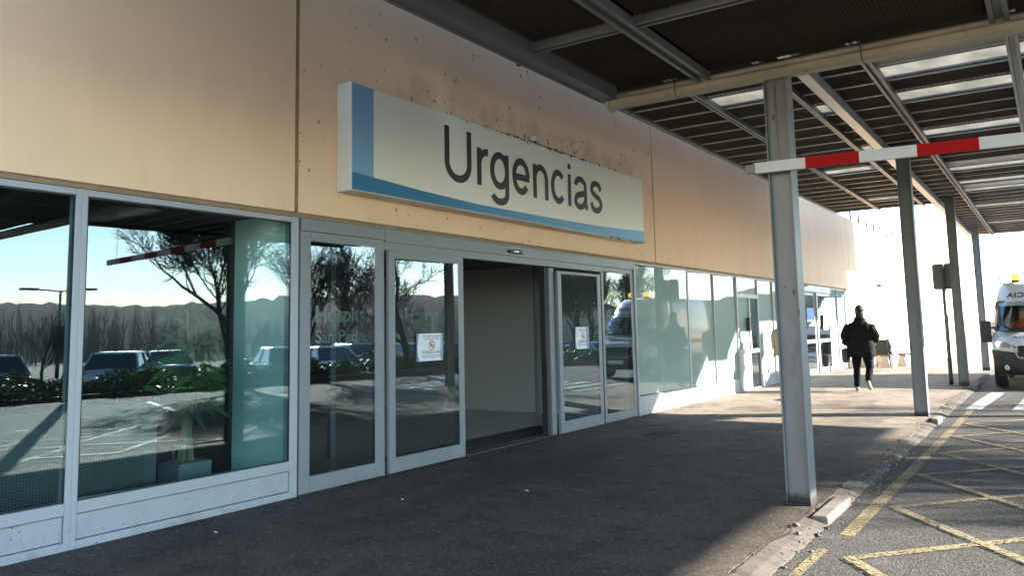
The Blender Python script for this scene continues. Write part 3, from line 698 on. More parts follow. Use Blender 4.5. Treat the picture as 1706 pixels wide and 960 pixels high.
# ------------------------------------------------------------------ Urgencias sign
S = empty('hospital_sign', (-5.8, 9.1, 2.92), 'long white Urgencias signboard with blue stripe and swoosh above the doors', 'sign')
SX = -5.70; sy0, sy1, sz0, sz1 = 5.615, 12.515, 2.915, 4.035
MB().box(XW + 0.002, SX, sy0, sy1, sz0, sz1).build('case', M['sign_body'], S, bevel=0.008)
MB().box(SX, SX + 0.004, sy0 + 0.012, sy1 - 0.012, sz0 + 0.014, sz1 - 0.012).build('face', M['sign_white'], S)
swz = [(5.627, 3.103), (5.936, 3.088), (6.672, 3.052), (7.79, 3.023), (9.171, 3.033), (10.2, 3.046), (10.917, 3.060), (11.8, 3.09), (12.503, 3.122)]
up = []
for i in range(len(swz) - 1):
    for k in range(4):
        t_ = k / 4; up.append((swz[i][0] * (1 - t_) + swz[i + 1][0] * t_, swz[i][1] * (1 - t_) + swz[i + 1][1] * t_))
up.append(swz[-1])
m = MB(); n = len(up)
m.v = [(SX + 0.007, y, sz0 + 0.014) for y, z in up] + [(SX + 0.007, y, z) for y, z in up]
for i in range(n - 1): m.f.append([i, i + 1, n + i + 1, n + i]); m.m.append(0)
m.build('swoosh', M['sign_blue'], S, fix=False)
MB().poly([(SX + 0.0055, 5.627, 3.0), (SX + 0.0055, 5.936, 3.0), (SX + 0.0055, 5.936, sz1 - 0.012), (SX + 0.0055, 5.627, sz1 - 0.012)]).build('stripe', M['sign_light_blue'], S, fix=False)
def ell(cy, cz, ry, rz, a0, a1, n=26): return [(cy + ry * math.cos(R(a0 + (a1 - a0) * i / n)), cz + rz * math.sin(R(a0 + (a1 - a0) * i / n))) for i in range(n + 1)]
def spline(P, n=6):
    out = []
    for i in range(len(P) - 1):
        p0, p1, p2, p3 = P[max(0, i - 1)], P[i], P[i + 1], P[min(len(P) - 1, i + 2)]
        for k in range(n):
            t = k / n; out.append(tuple(0.5 * (2 * p1[j] + (p2[j] - p0[j]) * t + (2 * p0[j] - 5 * p1[j] + 4 * p2[j] - p3[j]) * t * t + (3 * p1[j] - p0[j] - 3 * p2[j] + p3[j]) * t ** 3) for j in (0, 1)))
    return out + [P[-1]]
def ribbon(m, P, wd, x):
    P = [Vector((p[0], p[1])) for p in P]; P = [p for i, p in enumerate(P) if i == 0 or (p - P[i - 1]).length > 1e-4]; n = len(P); vs = []
    for i in range(n):
        a = (P[i] - P[i - 1]).normalized() if i else (P[1] - P[0]).normalized(); b = (P[i + 1] - P[i]).normalized() if i < n - 1 else a
        t = (a + b).normalized(); nn = Vector((-t.y, t.x)) * wd / 2 / max(0.6, t.dot(a))
        vs += [(x, P[i].x + nn.x, P[i].y + nn.y), (x, P[i].x - nn.x, P[i].y - nn.y)]
    m.add(vs, [(2 * i, 2 * i + 1, 2 * i + 3, 2 * i + 2) for i in range(n - 1)])
m = MB(); BL, XT = 3.268, 3.740
strokes = [
    [(7.147, 3.888), (7.147, 3.47)] + ell(7.36, 3.47, .213, .19, 180, 360) + [(7.573, 3.888)],
    [(7.775, BL), (7.775, XT - .005)], ell(7.955, 3.55, .178, .148, 180, 88),
    ell(8.213, 3.51, .165, .198, 2, 362), [(8.374, XT - .005), (8.374, 3.215)] + ell(8.213, 3.215, .161, .105, 0, -165),
    ell(8.705, 3.508, .165, .202, 0, 322), [(8.55, 3.497), (8.905, 3.497)],
    [(9.045, BL), (9.045, XT - .005)], ell(9.195, 3.54, .150, .165, 180, 0) + [(9.345, BL)],
    ell(9.668, 3.505, .158, .203, 42, 320),
    [(9.985, BL), (9.985, XT - .005)], [(9.985, 3.812), (9.985, 3.888)],
    ell(10.313, 3.585, .150, .120, 172, 0) + [(10.463, 3.36)] + spline([(10.463, 3.36), (10.474, 3.312), (10.525, 3.296)]),
    spline([(10.463, 3.515), (10.34, 3.482), (10.22, 3.455), (10.160, 3.385), (10.190, 3.315), (10.28, 3.287), (10.385, 3.315), (10.45, 3.39), (10.463, 3.45)]),
    spline([(10.945, 3.605), (10.90, 3.680), (10.80, 3.706), (10.70, 3.680), (10.662, 3.612), (10.71, 3.545), (10.81, 3.510), (10.91, 3.465), (10.950, 3.39), (10.90, 3.315), (10.795, 3.288), (10.69, 3.315), (10.645, 3.40)])]
for i, P in enumerate(strokes): ribbon(m, P, 0.090, SX + 0.0075 + 0.0006 * (i % 3))
m.build('lettering', M['sign_text'], S, fix=False)
m = MB(); rm = random.Random(9)
for i in range(360):                                            # mould on the sign's top edge
    y = rm.triangular(7.2, 12.4, 9.3) if i < 300 else rm.uniform(11.2, 12.5); s = rm.choice([0.003, 0.004, 0.006, 0.008, 0.013]) * rm.uniform(0.6, 1.2)
    z = sz1 - abs(rm.gauss(0, 0.014)) if i < 300 else sz0 + abs(rm.gauss(0.012, 0.012))
    m.tube([(SX + 0.002, y, z - s), (SX + 0.010, y + s * 0.5, z + s * rm.uniform(0.2, 1.3))], [s, s * 0.4], 5)
m.build('mould', M['mould'], S, fix=False)
fl = empty('flood_lamp', (-5.8, 9.27, 4.04), 'small weathered lamp fitting standing on the sign top edge', 'lamp')
MB().box(-5.84, -5.80, 9.25, 9.29, 4.036, 4.10).build('bracket', M['mould'], fl)
MB().box(-5.86, -5.76, 9.21, 9.33, 4.10, 4.17).build('head', M['sign_body'], fl, bevel=0.01)

# ------------------------------------------------------------------ no smoking notices on the doors
def notice(y0, y1, z0, z1, x, lab):
    e = empty('no_smoking_notice', (x, (y0 + y1) / 2, z0), lab, 'notice', 'no smoking notices on the doors')
    W_ = y1 - y0; Hh = z1 - z0; yc = (y0 + y1) / 2 + 0.03
    MB().box(x, x + 0.0015, y0, y1, z0, z1).build('backing', M['paper_back'], e)
    m = MB(); P = []
    for k in range(9):
        t_ = k / 8; P.append((x + 0.002, y0 + W_ * (0.10 - 0.07 * math.sin(math.pi * t_)), z0 + Hh * t_))
    pts = P + [(x + 0.002, y1, z1), (x + 0.002, y1, z0)]
    m.prism(pts, (0.001, 0, 0)); m.build('sheet', M['paper'], e)
    xx = x + 0.0035
    m = MB(); n = 28; rad = Hh * 0.175; zc = z0 + Hh * 0.57
    for k in range(n):
        a, b = 2 * math.pi * k / n, 2 * math.pi * (k + 1) / n
        m.poly([(xx, yc + rad * math.cos(a), zc + rad * math.sin(a)), (xx, yc + rad * math.cos(b), zc + rad * math.sin(b)), (xx, yc + rad * .8 * math.cos(b), zc + rad * .8 * math.sin(b)), (xx, yc + rad * .8 * math.cos(a), zc + rad * .8 * math.sin(a))])
    d = rad * 0.56
    m.poly([(xx + .0006, yc - d - .006, zc + d - .006), (xx + .0006, yc - d + .006, zc + d + .006), (xx + .0006, yc + d + .006, zc - d + .006), (xx + .0006, yc + d - .006, zc - d - .006)])
    m.build('prohibition_ring', M['red_ink'], e, fix=False)
    m = MB(); m.box(xx, xx + 0.0003, yc - rad * .55, yc + rad * .45, zc - 0.012, zc + 0.004); m.box(xx, xx + 0.0003, yc + rad * .3, yc + rad * .42, zc + 0.01, zc + 0.04); m.build('cigarette', M['ink'], e)
    def ln(txt, sz, zz, wd):
        return facade_text(txt, yc - wd / 2, zz, xx, sz, wd, depth=0.0006)
    m = ln('Este centro es un espacio', 0.03, z1 - Hh * .12, W_ * .66)
    for txt, sz, zz, wd in (('sin humo de tabaco', .03, z1 - Hh * .215, W_ * .55), ('PROHIBIDO FUMAR', .05, z0 + Hh * .26, W_ * .72), ('en todo el recinto del hospital y en los accesos', .02, z0 + Hh * .19, W_ * .84), ('incluidas las entradas y los aparcamientos', .02, z0 + Hh * .13, W_ * .75)):
        k = ln(txt, sz, zz, wd); m.add(k.v, k.f)
    m.build('lettering', M['ink'], e, fix=False)
notice(6.84, 7.30, 1.165, 1.475, XF + 0.034 - 0.016 + 0.003, 'white no smoking notice on the left sliding leaf, curling off its blue backing')
notice(10.41, 10.83, 1.19, 1.515, XF + 0.034 - 0.016 + 0.003, 'white no smoking notice on the right sliding leaf, beyond the open doorway')

# ------------------------------------------------------------------ near canopy (low, over the ambulance bay)
NC = empty('entrance_canopy', (2.0, 3.0, 3.7), 'low dark mesh canopy with yellowed gutter directly above the entrance', 'canopy')
XN0, XN1, YN0, YN1, ZN = -3.55, 7.1, 1.4, 6.98, 3.78
def lattice(name, x0, x1, y0, y1, z, parent):
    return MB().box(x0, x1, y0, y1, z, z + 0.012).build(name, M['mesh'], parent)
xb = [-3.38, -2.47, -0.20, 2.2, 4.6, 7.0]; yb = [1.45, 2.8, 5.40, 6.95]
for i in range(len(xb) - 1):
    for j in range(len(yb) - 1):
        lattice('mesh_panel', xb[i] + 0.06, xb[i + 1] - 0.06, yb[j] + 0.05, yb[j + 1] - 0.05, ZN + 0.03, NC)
def channel_y(x, y0, y1, z, wd, parent, mat='beam', name='beam'):
    m = MB(); h = 0.075
    m.box(x - wd / 2, x - wd / 2 + 0.035, y0, y1, z, z + h); m.box(x + wd / 2 - 0.035, x + wd / 2, y0, y1, z, z + h)
    m.box(x - wd / 2 + 0.035, x + wd / 2 - 0.035, y0, y1, z + 0.03, z + h)
    return m.build(name, M[mat], parent, bevel=0.003)
def channel_x(y, x0, x1, z, wd, parent, mat='beam', name='beam'):
    m = MB(); h = 0.075
    m.box(x0, x1, y - wd / 2, y - wd / 2 + 0.03, z, z + h); m.box(x0, x1, y + wd / 2 - 0.03, y + wd / 2, z, z + h)
    m.box(x0, x1, y - wd / 2 + 0.03, y + wd / 2 - 0.03, z + 0.03, z + h)
    return m.build(name, M[mat], parent, bevel=0.003)
m = MB(); m.box(XN0 + 0.02, -3.385, YN0, 6.93, ZN - 0.06, ZN + 0.10); m.box(XN0 - 0.0, XN0 + 0.018, YN0, 6.93, ZN - 0.075, ZN + 0.12); m.build('beam', M['beam'], NC, bevel=0.004)
for x in (-2.50, -0.17, 2.2, 4.6): channel_y(x, YN0, 6.93, ZN - 0.045, 0.13, NC)
for y in (2.8, 5.36):
    for a, b in zip([-3.385, -2.435, -0.105, 2.265, 4.665], [-2.565, -0.235, 2.135, 4.535, 7.05]):
        channel_x(y, a, b, ZN - 0.03, 0.10, NC)
# inner purlins glimpsed through the mesh
m = MB()
for x in (-3.0, -1.35, 1.0, 3.4, 5.8): m.box(x - 0.05, x + 0.05, YN0, 6.9, 4.02, 4.16)
m.build('purlin', M['deck'], NC)
m = MB(); m.box(XN0, XN1, YN0, YN1, 4.22, 4.30); m.box(XN0, XN0 + 0.05, YN0, YN1, 3.90, 4.22); m.box(XN0, XN0 + 0.05, YN0, YN1, 4.30, 6.32); m.box(-5.22, XN0, YN0, YN1 + 0.3, 6.32, 6.38); m.box(-4.62, XN0, YN1 - 0.06, YN1 + 0.0, 4.70, 6.31); m.box(XN0, XN1, YN1 - 0.06, YN1, 3.84, 4.22)  # tall upright, cross wall and cover are unseen, added to shade the facade
m.build('roof', M['deck'], NC)  # roof together with the added unseen shading upright, cross wall and cover
# gutter with rolled profile at the canopy end
prof = [(6.93, 3.655), (7.05, 3.655), (7.07, 3.70), (7.055, 3.735), (7.07, 3.765), (7.055, 3.79), (6.93, 3.79)]
prof = [(6.98, 3.792), (6.925, 3.785), (6.91, 3.765), (6.922, 3.742), (6.905, 3.715), (6.915, 3.672), (6.945, 3.648), (7.03, 3.648), (7.05, 3.67), (7.05, 3.79)]
m = MB(); cuts = [-3.47, -2.78, -1.15, 0.9, 3.2, 5.5, 7.1]
for a, b in zip(cuts[:-1], cuts[1:]): m.prism([(a + 0.004, y, z) for y, z in prof], (b - a - 0.008, 0, 0))
m.prism([(-3.495, y + (y - 6.98) * 0.12, z + (z - 3.72) * 0.15 - 0.004) for y, z in prof], (0.024, 0, 0))
m.build('gutter', M['gutter'], NC)
m = MB(); m.tube([(XN0 + 0.5, 6.955, 3.80), (-1.6, 6.955, 3.802), (1.2, 6.955, 3.80), (7, 6.955, 3.80)], 0.007, 5); m.build('cable', M['rubber'], NC)

# ------------------------------------------------------------------ far canopy (higher, over pavement and lane)
FC = empty('walkway_canopy', (0.0, 18.0, 4.4), 'long mesh ceiling canopy with translucent strips running along the walkway', 'canopy')
ZC = 4.40
cols = [(-4.57, -3.53), (-3.53, -2.50), (-2.50, -2.15), (-2.15, -1.50), (-1.50, -0.14), (-0.14, 8.4)]
rowh = 0.62; y0c = 7.30
sky_cells = {(1, 4), (1, 14), (1, 21), (2, 6), (2, 11)} | {(4, k) for k in (4, 6, 10, 16, 19, 21, 26, 33)} | {(5, k) for k in (4, 6, 10, 16, 19, 21, 26, 33)}
tray_cells = {(4, 3), (4, 15), (4, 20), (5, 3), (5, 15), (5, 20)}
def canopy_edge(y):
    if y <= 17.6: return 8.4
    if y <= 18.3: return 6.0
    if y <= 20.1: return 3.8
    if y <= 21.2: return 2.6
    if y <= 22.2: return 1.2
    return 0.6
mesh_m = MB(); deck_m = MB(); tray_m = MB()
nrow = int((31.5 - y0c) / rowh)
for ci, (xa, xb_) in enumerate(cols):
    for k in range(nrow):
        ya = y0c + k * rowh; yb_ = ya + rowh
        if ci <= 2 and yb_ > 22.4: continue
        x1 = xb_
        if ci == 5:
            x1 = canopy_edge(ya)
        if (ci, k) in sky_cells:
            xx1 = min(x1, 2.2) if ci == 5 else x1
            MB().box(xa + 0.001, xx1 - 0.001, ya + 0.001, yb_ - 0.001, ZC + 0.040, ZC + 0.046).build('skylight_strip', M['skylight'], FC)
            if ci == 5:
                s = MB()
                for q in range(int((xx1 - xa) / 0.55)): s.box(xa + 0.4 + q * 0.55, xa + 0.44 + q * 0.55, ya + 0.03, yb_ - 0.03, ZC + 0.04, ZC + 0.05)
            if x1 > xx1: deck_m.box(xx1, x1, ya, yb_, ZC + 0.046, ZC + 0.13); mesh_m.box(xx1 + 0.02, x1 - 0.02, ya + 0.02, yb_ - 0.02, ZC + 0.02, ZC + 0.03)
            continue
        if (ci, k) in tray_cells: MB().box(xa + 0.03, x1 - 0.03, ya + 0.02, yb_ - 0.02, ZC + 0.026, ZC + 0.04).build('ceiling_tray', M['tray'], FC)
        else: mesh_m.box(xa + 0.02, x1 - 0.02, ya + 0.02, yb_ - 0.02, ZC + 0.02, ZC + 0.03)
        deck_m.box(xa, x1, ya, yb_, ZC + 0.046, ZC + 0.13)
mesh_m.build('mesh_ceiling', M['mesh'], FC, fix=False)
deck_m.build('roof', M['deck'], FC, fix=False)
g = MB()
for k in range(nrow + 1):
    y = y0c + k * rowh
    for ci, (xa, xb_) in enumerate(cols):
        if ci <= 2 and y > 22.4: continue
        if ci == 5: xb_ = canopy_edge(y)
        g.box(xa + 0.045, xb_ - 0.045, y - 0.018, y - 0.007, ZC + 0.006, ZC + 0.024); g.box(xa + 0.045, xb_ - 0.045, y + 0.007, y + 0.018, ZC + 0.006, ZC + 0.024)
g.build('ceiling_grid', M['beam_light'], FC)
yl = y0c + rowh * 24
channel_y(-4.57, y0c - 0.1, yl, ZC - 0.02, 0.08, FC); channel_y(-3.53, y0c - 0.1, yl, ZC - 0.045, 0.09, FC); channel_y(-2.50, y0c - 0.1, yl, ZC - 0.045, 0.075, FC)
m = MB(); m.box(-2.21, -2.08, y0c - 0.1, 31.4, ZC - 0.11, ZC + 0.05); m.build('beam', M['beam_light'], FC, bevel=0.005)
channel_y(-1.50, y0c - 0.1, 31.4, ZC - 0.07, 0.11, FC); channel_y(-0.14, y0c - 0.1, 31.4, ZC - 0.07, 0.12, FC)
def shade_plate(*a): MB().box(*a).build('shade_fascia', M['deck'], FC)  # unseen plates added above the ceiling to keep sun off the wall
shade_plate(-4.60, -4.53, y0c, yl, ZC + 0.06, 5.87); shade_plate(-5.35, -4.60, YN1 + 0.32, yl, 5.87, 5.92); shade_plate(-4.60, -4.53, 6.99, y0c, 4.72, 5.87); shade_plate(-4.60, -3.5, 6.99, 7.04, 4.72, 6.32); shade_plate(-4.6, -2.2, yl, yl + 0.05, ZC, ZC + 0.4)
shade_plate(-2.2, 0.58, y0c + nrow * rowh, y0c + nrow * rowh + 0.05, ZC, ZC + 0.4); shade_plate(-2.23, -2.215, yl + 0.06, y0c + nrow * rowh, ZC + 0.05, ZC + 0.4); shade_plate(-4.75, 8.4, y0c - 0.08, y0c - 0.03, ZC + 0.03, 6.32)
ef = MB()  # edge strip added to set where the canopy shadow ends on the ground
for k in range(nrow):
    ya = y0c + k * rowh; xe = canopy_edge(ya)
    ef.box(xe + 0.002, xe + 0.05, ya, ya + rowh, ZC - 0.08, ZC + 0.42)
ef.build('shade_edge_fascia', M['deck'], FC)
MB().box(-2.26, -2.20, yl, 31.5, ZC + 0.395, 6.95).build('shade_upstand', M['deck'], FC)  # unseen wall above the ceiling, added to shade the upper facade
MB().box(-2.26, -2.20, 31.5, 33.3, ZC + 0.45, 6.95).build('shade_upstand', M['deck'], FC)
sp = MB()
for k in range(26):
    x = -1.85 + k * 0.012; sp.tube([(x, 14.3, ZC - 0.005), (x + 0.01 * math.sin(k), 14.26, ZC - 0.06)], 0.002, 4)
sp.build('bird_spikes', M['steel'], FC)

# ------------------------------------------------------------------ steel posts
def post(x, y, top, label):
    e = empty('steel_post', (x, y, gz(x, y)), label, 'post', 'steel posts along the kerb')
    m = MB(); z0 = gz(x, y) - 0.03; hw = 0.1; ft = 0.014
    P = [(-hw, -hw), (-hw + ft, -hw), (-hw + ft, -0.006), (hw - ft, -0.006), (hw - ft, -hw), (hw, -hw), (hw, hw), (hw - ft, hw), (hw - ft, 0.006), (-hw + ft, 0.006), (-hw + ft, hw), (-hw, hw)]
    # web set forward a little so the front reads as a shallow channel
    P = [(px, py - (0.045 if abs(py) < 0.01 else 0)) for px, py in P]
    m.prism([(x + px, y + py, z0) for px, py in P], (0, 0, top - z0)); m.build('column', M['steel'], e, bevel=0.004)
    MB().box(x - 0.088, x + 0.088, y - 0.095, y + 0.095, z0, gz(x, y) + 0.008).build('base_plate', M['iron'], e)
    return e
pe = post(-1.885, 7.09, 3.80, 'nearest galvanised steel post, holding the red and white bar')
m = MB()
for k in range(30):
    z = 2.98 + k * 0.022; s = 0.006 + 0.006 * (k * 7 % 5) / 5
    m.box(-1.900 - s, -1.900 + s, 7.026, 7.033, z, z + 0.016)
m.build('weld_bead', M['beam'], pe)
post(-1.87, 14.40, 4.40, 'second galvanised steel post, between the nearest post and the walking man')
post(-1.865, 21.5, 4.40, 'third steel post, with the grey road sign just beside it')
post(-1.84, 28.45, 4.40, 'farthest steel post, behind the ambulance wing mirror')
post(8.2, 9.0, 4.40, 'steel post across the lane at the outer canopy corner')
post(3.0, 17.13, 4.40, 'steel post across the lane, mirrored in the sliding door leaf')

# ------------------------------------------------------------------ red and white height bar
HB = empty('height_limit_bar', (-1.9, 6.93, 2.85), 'red and white striped height bar fixed across the nearest post', 'height bar')
def bz(x): return 2.862 - 0.0185 * (x + 2.07)
bw = 0.425; k = 0; x = -2.07
while x < 1.7:
    x1 = x + bw
    mat = M['bar_red'] if k % 2 else M['bar_white']
    m = MB(); za, zb_ = bz(x), bz(x1); h = 0.046
    m.hexa([(x, 6.91, za - h), (x1, 6.91, zb_ - h), (x1, 6.95, zb_ - h), (x, 6.95, za - h), (x, 6.91, za + h), (x1, 6.91, zb_ + h), (x1, 6.95, zb_ + h), (x, 6.95, za + h)])
    m.build('stripe_section', mat, HB); x = x1; k += 1
m = MB(); m.box(-2.16, -2.085, 6.915, 6.99, bz(-2.1) - 0.035, bz(-2.1) + 0.035); m.box(-2.085, -2.07, 6.905, 6.97, bz(-2.1) - 0.047, bz(-2.1) + 0.047); m.build('end_bracket', M['steel'], HB)
m = MB(); m.box(-1.97, -1.80, 6.951, 6.99, bz(-1.9) - 0.05, bz(-1.9) + 0.05); m.build('clamp', M['steel'], HB)
m = MB(); z = bz(1.45) + 0.046; kk = 0
while z < 3.66:
    m.tube([(1.45 + (0.008 if kk % 2 else 0), 6.93 + (0 if kk % 2 else 0.008), z), (1.45, 6.93, z + 0.05)], 0.005, 5); z += 0.05; kk += 1
m.build('chain', M['steel'], HB)

# ------------------------------------------------------------------ road sign seen from behind
RS = empty('road_sign', (-2.14, 21.62, 0), 'grey road sign on a pole seen from behind beside the third post', 'road sign')
MB().tube([(-2.14, 21.62, 0), (-2.14, 21.62, 2.85)], 0.045, 12).build('pole', M['steel'], RS, smooth=True)
P = []
hw, hh, rr = 0.31, 0.31, 0.06
for cx, cz, a0 in ((hw - rr, hh - rr, 0), (-hw + rr, hh - rr, 90), (-hw + rr, -hh + rr, 180), (hw - rr, -hh + rr, 270)):
    for q in range(5): a = R(a0 + q * 22.5); P.append((cx + rr * math.cos(a), cz + rr * math.sin(a)))
ca, sa = math.cos(R(-10)), math.sin(R(-10))
MB().prism([(-2.07 + px * ca, 21.67 + px * sa, 2.55 + pz) for px, pz in P], (0.0, 0.025, 0)).build('plate', M['sign_back'], RS)
for zz in (2.38, 2.68): MB().box(-2.35, -1.85, 21.655, 21.668, zz, zz + 0.04).build('bracket', M['steel'], RS)

# ------------------------------------------------------------------ roof railing, camera, lamp
RL = empty('roof_railing', (-5.95, 40, 5.23), 'thin metal railing of short posts along the far roof edge', 'railing')
for k in range(26):
    y = 31.17 + k * 1.53 if k else 31.17
    MB().box(-5.975, -5.92, y - 0.03, y + 0.03, 5.235, 5.62).build('baluster', M['rail'], RL)
MB().tube([(-5.947, 30.5, 5.63), (-5.947, 70, 5.63)], 0.008, 5).build('top_wire', M['rail'], RL)
CC = empty('security_camera', (-5.8, 34.7, 2.95), 'small dark security camera on the sunlit far wall', 'camera')
MB().box(-5.90, -5.72, 34.68, 34.72, 2.99, 3.03).build('arm', M['van_white'], CC)
MB().box(-5.78, -5.62, 34.55, 34.85, 2.88, 2.99).build('housing', M['black_plastic'], CC, bevel=0.02)

def street_lamp(x, y, h, arms, label):
    e = empty('street_lamp', (x, y, gz(x, y)), label, 'street lamp'); z0 = gz(x, y)
    MB().tube([(x, y, z0), (x, y, z0 + h)], [0.09, 0.05], 10).build('pole', M['steel'], e, smooth=True)
    for s in arms:
        MB().tube([(x, y, z0 + h - 0.05), (x + s[0] * 0.6, y + s[1] * 0.6, z0 + h + 0.03), (x + s[0] * 1.3, y + s[1] * 1.3, z0 + h + 0.06)], 0.035, 8).build('arm', M['steel'], e)
        MB().box(x + s[0] * 1.3 - 0.28 * abs(s[0]) - 0.12, x + s[0] * 1.3 + 0.28 * abs(s[0]) + 0.12, y + s[1] * 1.3 - 0.28 * abs(s[1]) - 0.12, y + s[1] * 1.3 + 0.28 * abs(s[1]) + 0.12, z0 + h + 0.02, z0 + h + 0.13).build('lamp_head', M['sign_back'], e, bevel=0.02)
street_lamp(30, 17.6, 4.3, ((0.37, -0.93), (-0.37, 0.93)), 'double arm street lamp in the car park mirrored in the left window')
street_lamp(-2.4, 53, 4.6, ((1, 0),), 'slim street lamp far down the lane behind the farthest post')

# ------------------------------------------------------------------ ambulance
def ambulance():
    X0, Y0 = -0.22, 21.0
    A = empty('ambulance', (X0, Y0, RZ), 'white ambulance van with dark bumper and amber roof beacons facing the camera', 'ambulance')
    HWd = 1.02
    zk = [(0.30, 0.10, 0.93), (0.42, 0.03, 0.97), (0.60, 0.0, 1.0), (0.85, 0.03, 1.02), (1.02, 0.10, 1.02), (1.10, 0.20, 1.02), (1.18, 0.40, 1.015), (1.28, 0.60, 1.0), (1.55, 0.76, 0.975), (1.86, 0.96, 0.94), (1.98, 1.05, 0.925), (2.15, 1.18, 0.90), (2.32, 1.34, 0.86), (2.42, 1.55, 0.80), (2.46, 1.9, 0.72)]
    def fz(z):
        for i in range(len(zk) - 1):
            if z <= zk[i + 1][0]:
                t_ = (z - zk[i][0]) / (zk[i + 1][0] - zk[i][0]); t_ = max(0, t_)
                return zk[i][1] * (1 - t_) + zk[i + 1][1] * t_, zk[i][2] * (1 - t_) + zk[i + 1][2] * t_
        return zk[-1][1], zk[-1][2]
    def S_(ux, z, off=0.0):
        yf, hwd = fz(z); a = abs(ux)
        y = yf + 0.42 * a ** 4.0; x = ux * hwd
        if off:
            y2, h2 = fz(z + 0.02); n = Vector((-(0.42 * 4 * a ** 3) / hwd * (1 if ux < 0 else -1) * -1, -1, (y2 - yf) / 0.02)); n = Vector((math.copysign(0.42 * 4 * a ** 3 / hwd, ux), -1.0, (y2 - yf) / 0.02)); n.normalize()
            return Vector((X0 + x + n.x * off, Y0 + y + n.y * off, RZ + z + n.z * off))
        return Vector((X0 + x, Y0 + y, RZ + z))
    us = [-1 + 2 * i / 28 for i in range(29)]
    zs = sorted(set([z for z, _, _ in zk] + [0.36, 0.5, 0.72, 0.95, 1.14, 1.4, 1.7, 2.06, 2.24, 2.38]))
    L = 5.6
    def side_hw(z): return fz(z)[1]
    m = MB(); nu = len(us)
    for z in zs:
        row = [S_(u_, z) for u_ in us]
        hwd = side_hw(z); yr = row[-1].y
        back = [Vector((X0 + hwd, Y0 + L - 0.1, RZ + z)), Vector((X0 + hwd * 0.92, Y0 + L, RZ + z)), Vector((X0 - hwd * 0.92, Y0 + L, RZ + z)), Vector((X0 - hwd, Y0 + L - 0.1, RZ + z))]
        m.v += [tuple(p) for p in row + back]
    N = nu + 4
    for i in range(len(zs) - 1):
        for k in range(N):
            if k < nu - 1 and abs(us[k] + us[k + 1]) / 2 < 0.90 and 1.27 < zs[i] + 1e-6 and zs[i + 1] < 1.87: continue
            k2 = (k + 1) % N; m.f.append([i * N + k, i * N + k2, (i + 1) * N + k2, (i + 1) * N + k]); m.m.append(0)
    m.f.append([(len(zs) - 1) * N + k for k in range(N)]); m.m.append(0); m.f.append([k for k in range(N)][::-1]); m.m.append(0)
    body = m.build('body', M['van_white'], A, smooth=True)
    body.modifiers.new('es', 'EDGE_SPLIT').split_angle = R(38)
    def patch(name, mat, u0, u1, z0, z1, off, nu=14, nz=8, parent=A, shape=None, smooth=True):
        m = MB()
        for j in range(nz + 1):
            for i in range(nu + 1):
                uu = u0 + (u1 - u0) * i / nu; tz = j / nz
                za, zb = (z0, z1) if shape is None else shape(uu)
                m.v.append(tuple(S_(uu, za + (zb - za) * tz, off)))
        for j in range(nz):
            for i in range(nu):
                a = j * (nu + 1) + i; m.f.append([a, a + 1, a + nu + 2, a + nu + 1]); m.m.append(0)
        return m.build(name, mat, parent, smooth=smooth, fix=False)
    def ws(uu):
        e = max(0, abs(uu) - 0.84) / 0.1
        return 1.235 + 0.07 * min(1, e) ** 2 - 0.03 * (1 - uu * uu), 1.93 - 0.06 * min(1, e) ** 2
    # windscreen as see-through glass over a dark cab opening: dark liner first, then glass proud of it
    m = MB(); m.box(X0 - 0.86, X0 + 0.86, Y0 + 2.35, Y0 + 2.4, RZ + 0.5, RZ + 2.0); m.box(X0 - 0.9, X0 + 0.9, Y0 + 1.25, Y0 + 2.35, RZ + 0.44, RZ + 0.5); m.box(X0 - 0.93, X0 - 0.89, Y0 + 1.25, Y0 + 2.35, RZ + 0.5, RZ + 1.95); m.box(X0 + 0.89, X0 + 0.93, Y0 + 1.25, Y0 + 2.35, RZ + 0.5, RZ + 1.95); m.box(X0 - 0.88, X0 + 0.88, Y0 + 1.2, Y0 + 2.35, RZ + 1.95, RZ + 1.98); m.build('cab_lining', M['van_plastic'], A)
    m = MB(); m.hexa([(X0 - .88, Y0 + 1.0, RZ + 0.9), (X0 + .88, Y0 + 1.0, RZ + 0.9), (X0 + .88, Y0 + 1.4, RZ + 0.9), (X0 - .88, Y0 + 1.4, RZ + 0.9), (X0 - .88, Y0 + 0.98, RZ + 1.2), (X0 + .88, Y0 + 0.98, RZ + 1.2), (X0 + .88, Y0 + 1.35, RZ + 1.26), (X0 - .88, Y0 + 1.35, RZ + 1.26)]); m.build('dashboard', M['black_plastic'], A)
    for sx_ in (-0.42, 0.42):
        m = MB(); m.box(X0 + sx_ - .24, X0 + sx_ + .24, Y0 + 1.55, Y0 + 2.0, RZ + 0.75, RZ + 0.9); m.box(X0 + sx_ - .23, X0 + sx_ + .23, Y0 + 2.0, Y0 + 2.12, RZ + 0.8, RZ + 1.45); m.build('seat', M['bin_dark'], A, bevel=0.03)
    patch('bumper', M['van_plastic'], -1.0, 1.0, 0.31, 0.86, 0.012, 28, 8, A, lambda uu: (0.31, 0.80 + 0.0 * uu + (0.12 * max(0, abs(uu) - 0.45))))
    gr = patch('grille', M['black_plastic'], -0.50, 0.50, 0.72, 0.97, 0.02, 16, 6, A, lambda uu: (0.72, 0.965 - 0.03 * abs(uu)))
    m = MB()
    for zz in (0.77, 0.83, 0.89): m.tube([S_(u_, zz, 0.028) for u_ in [-0.46 + 0.092 * i for i in range(11)]], 0.008, 5)
    m.build('bar', M['van_plastic'], gr)
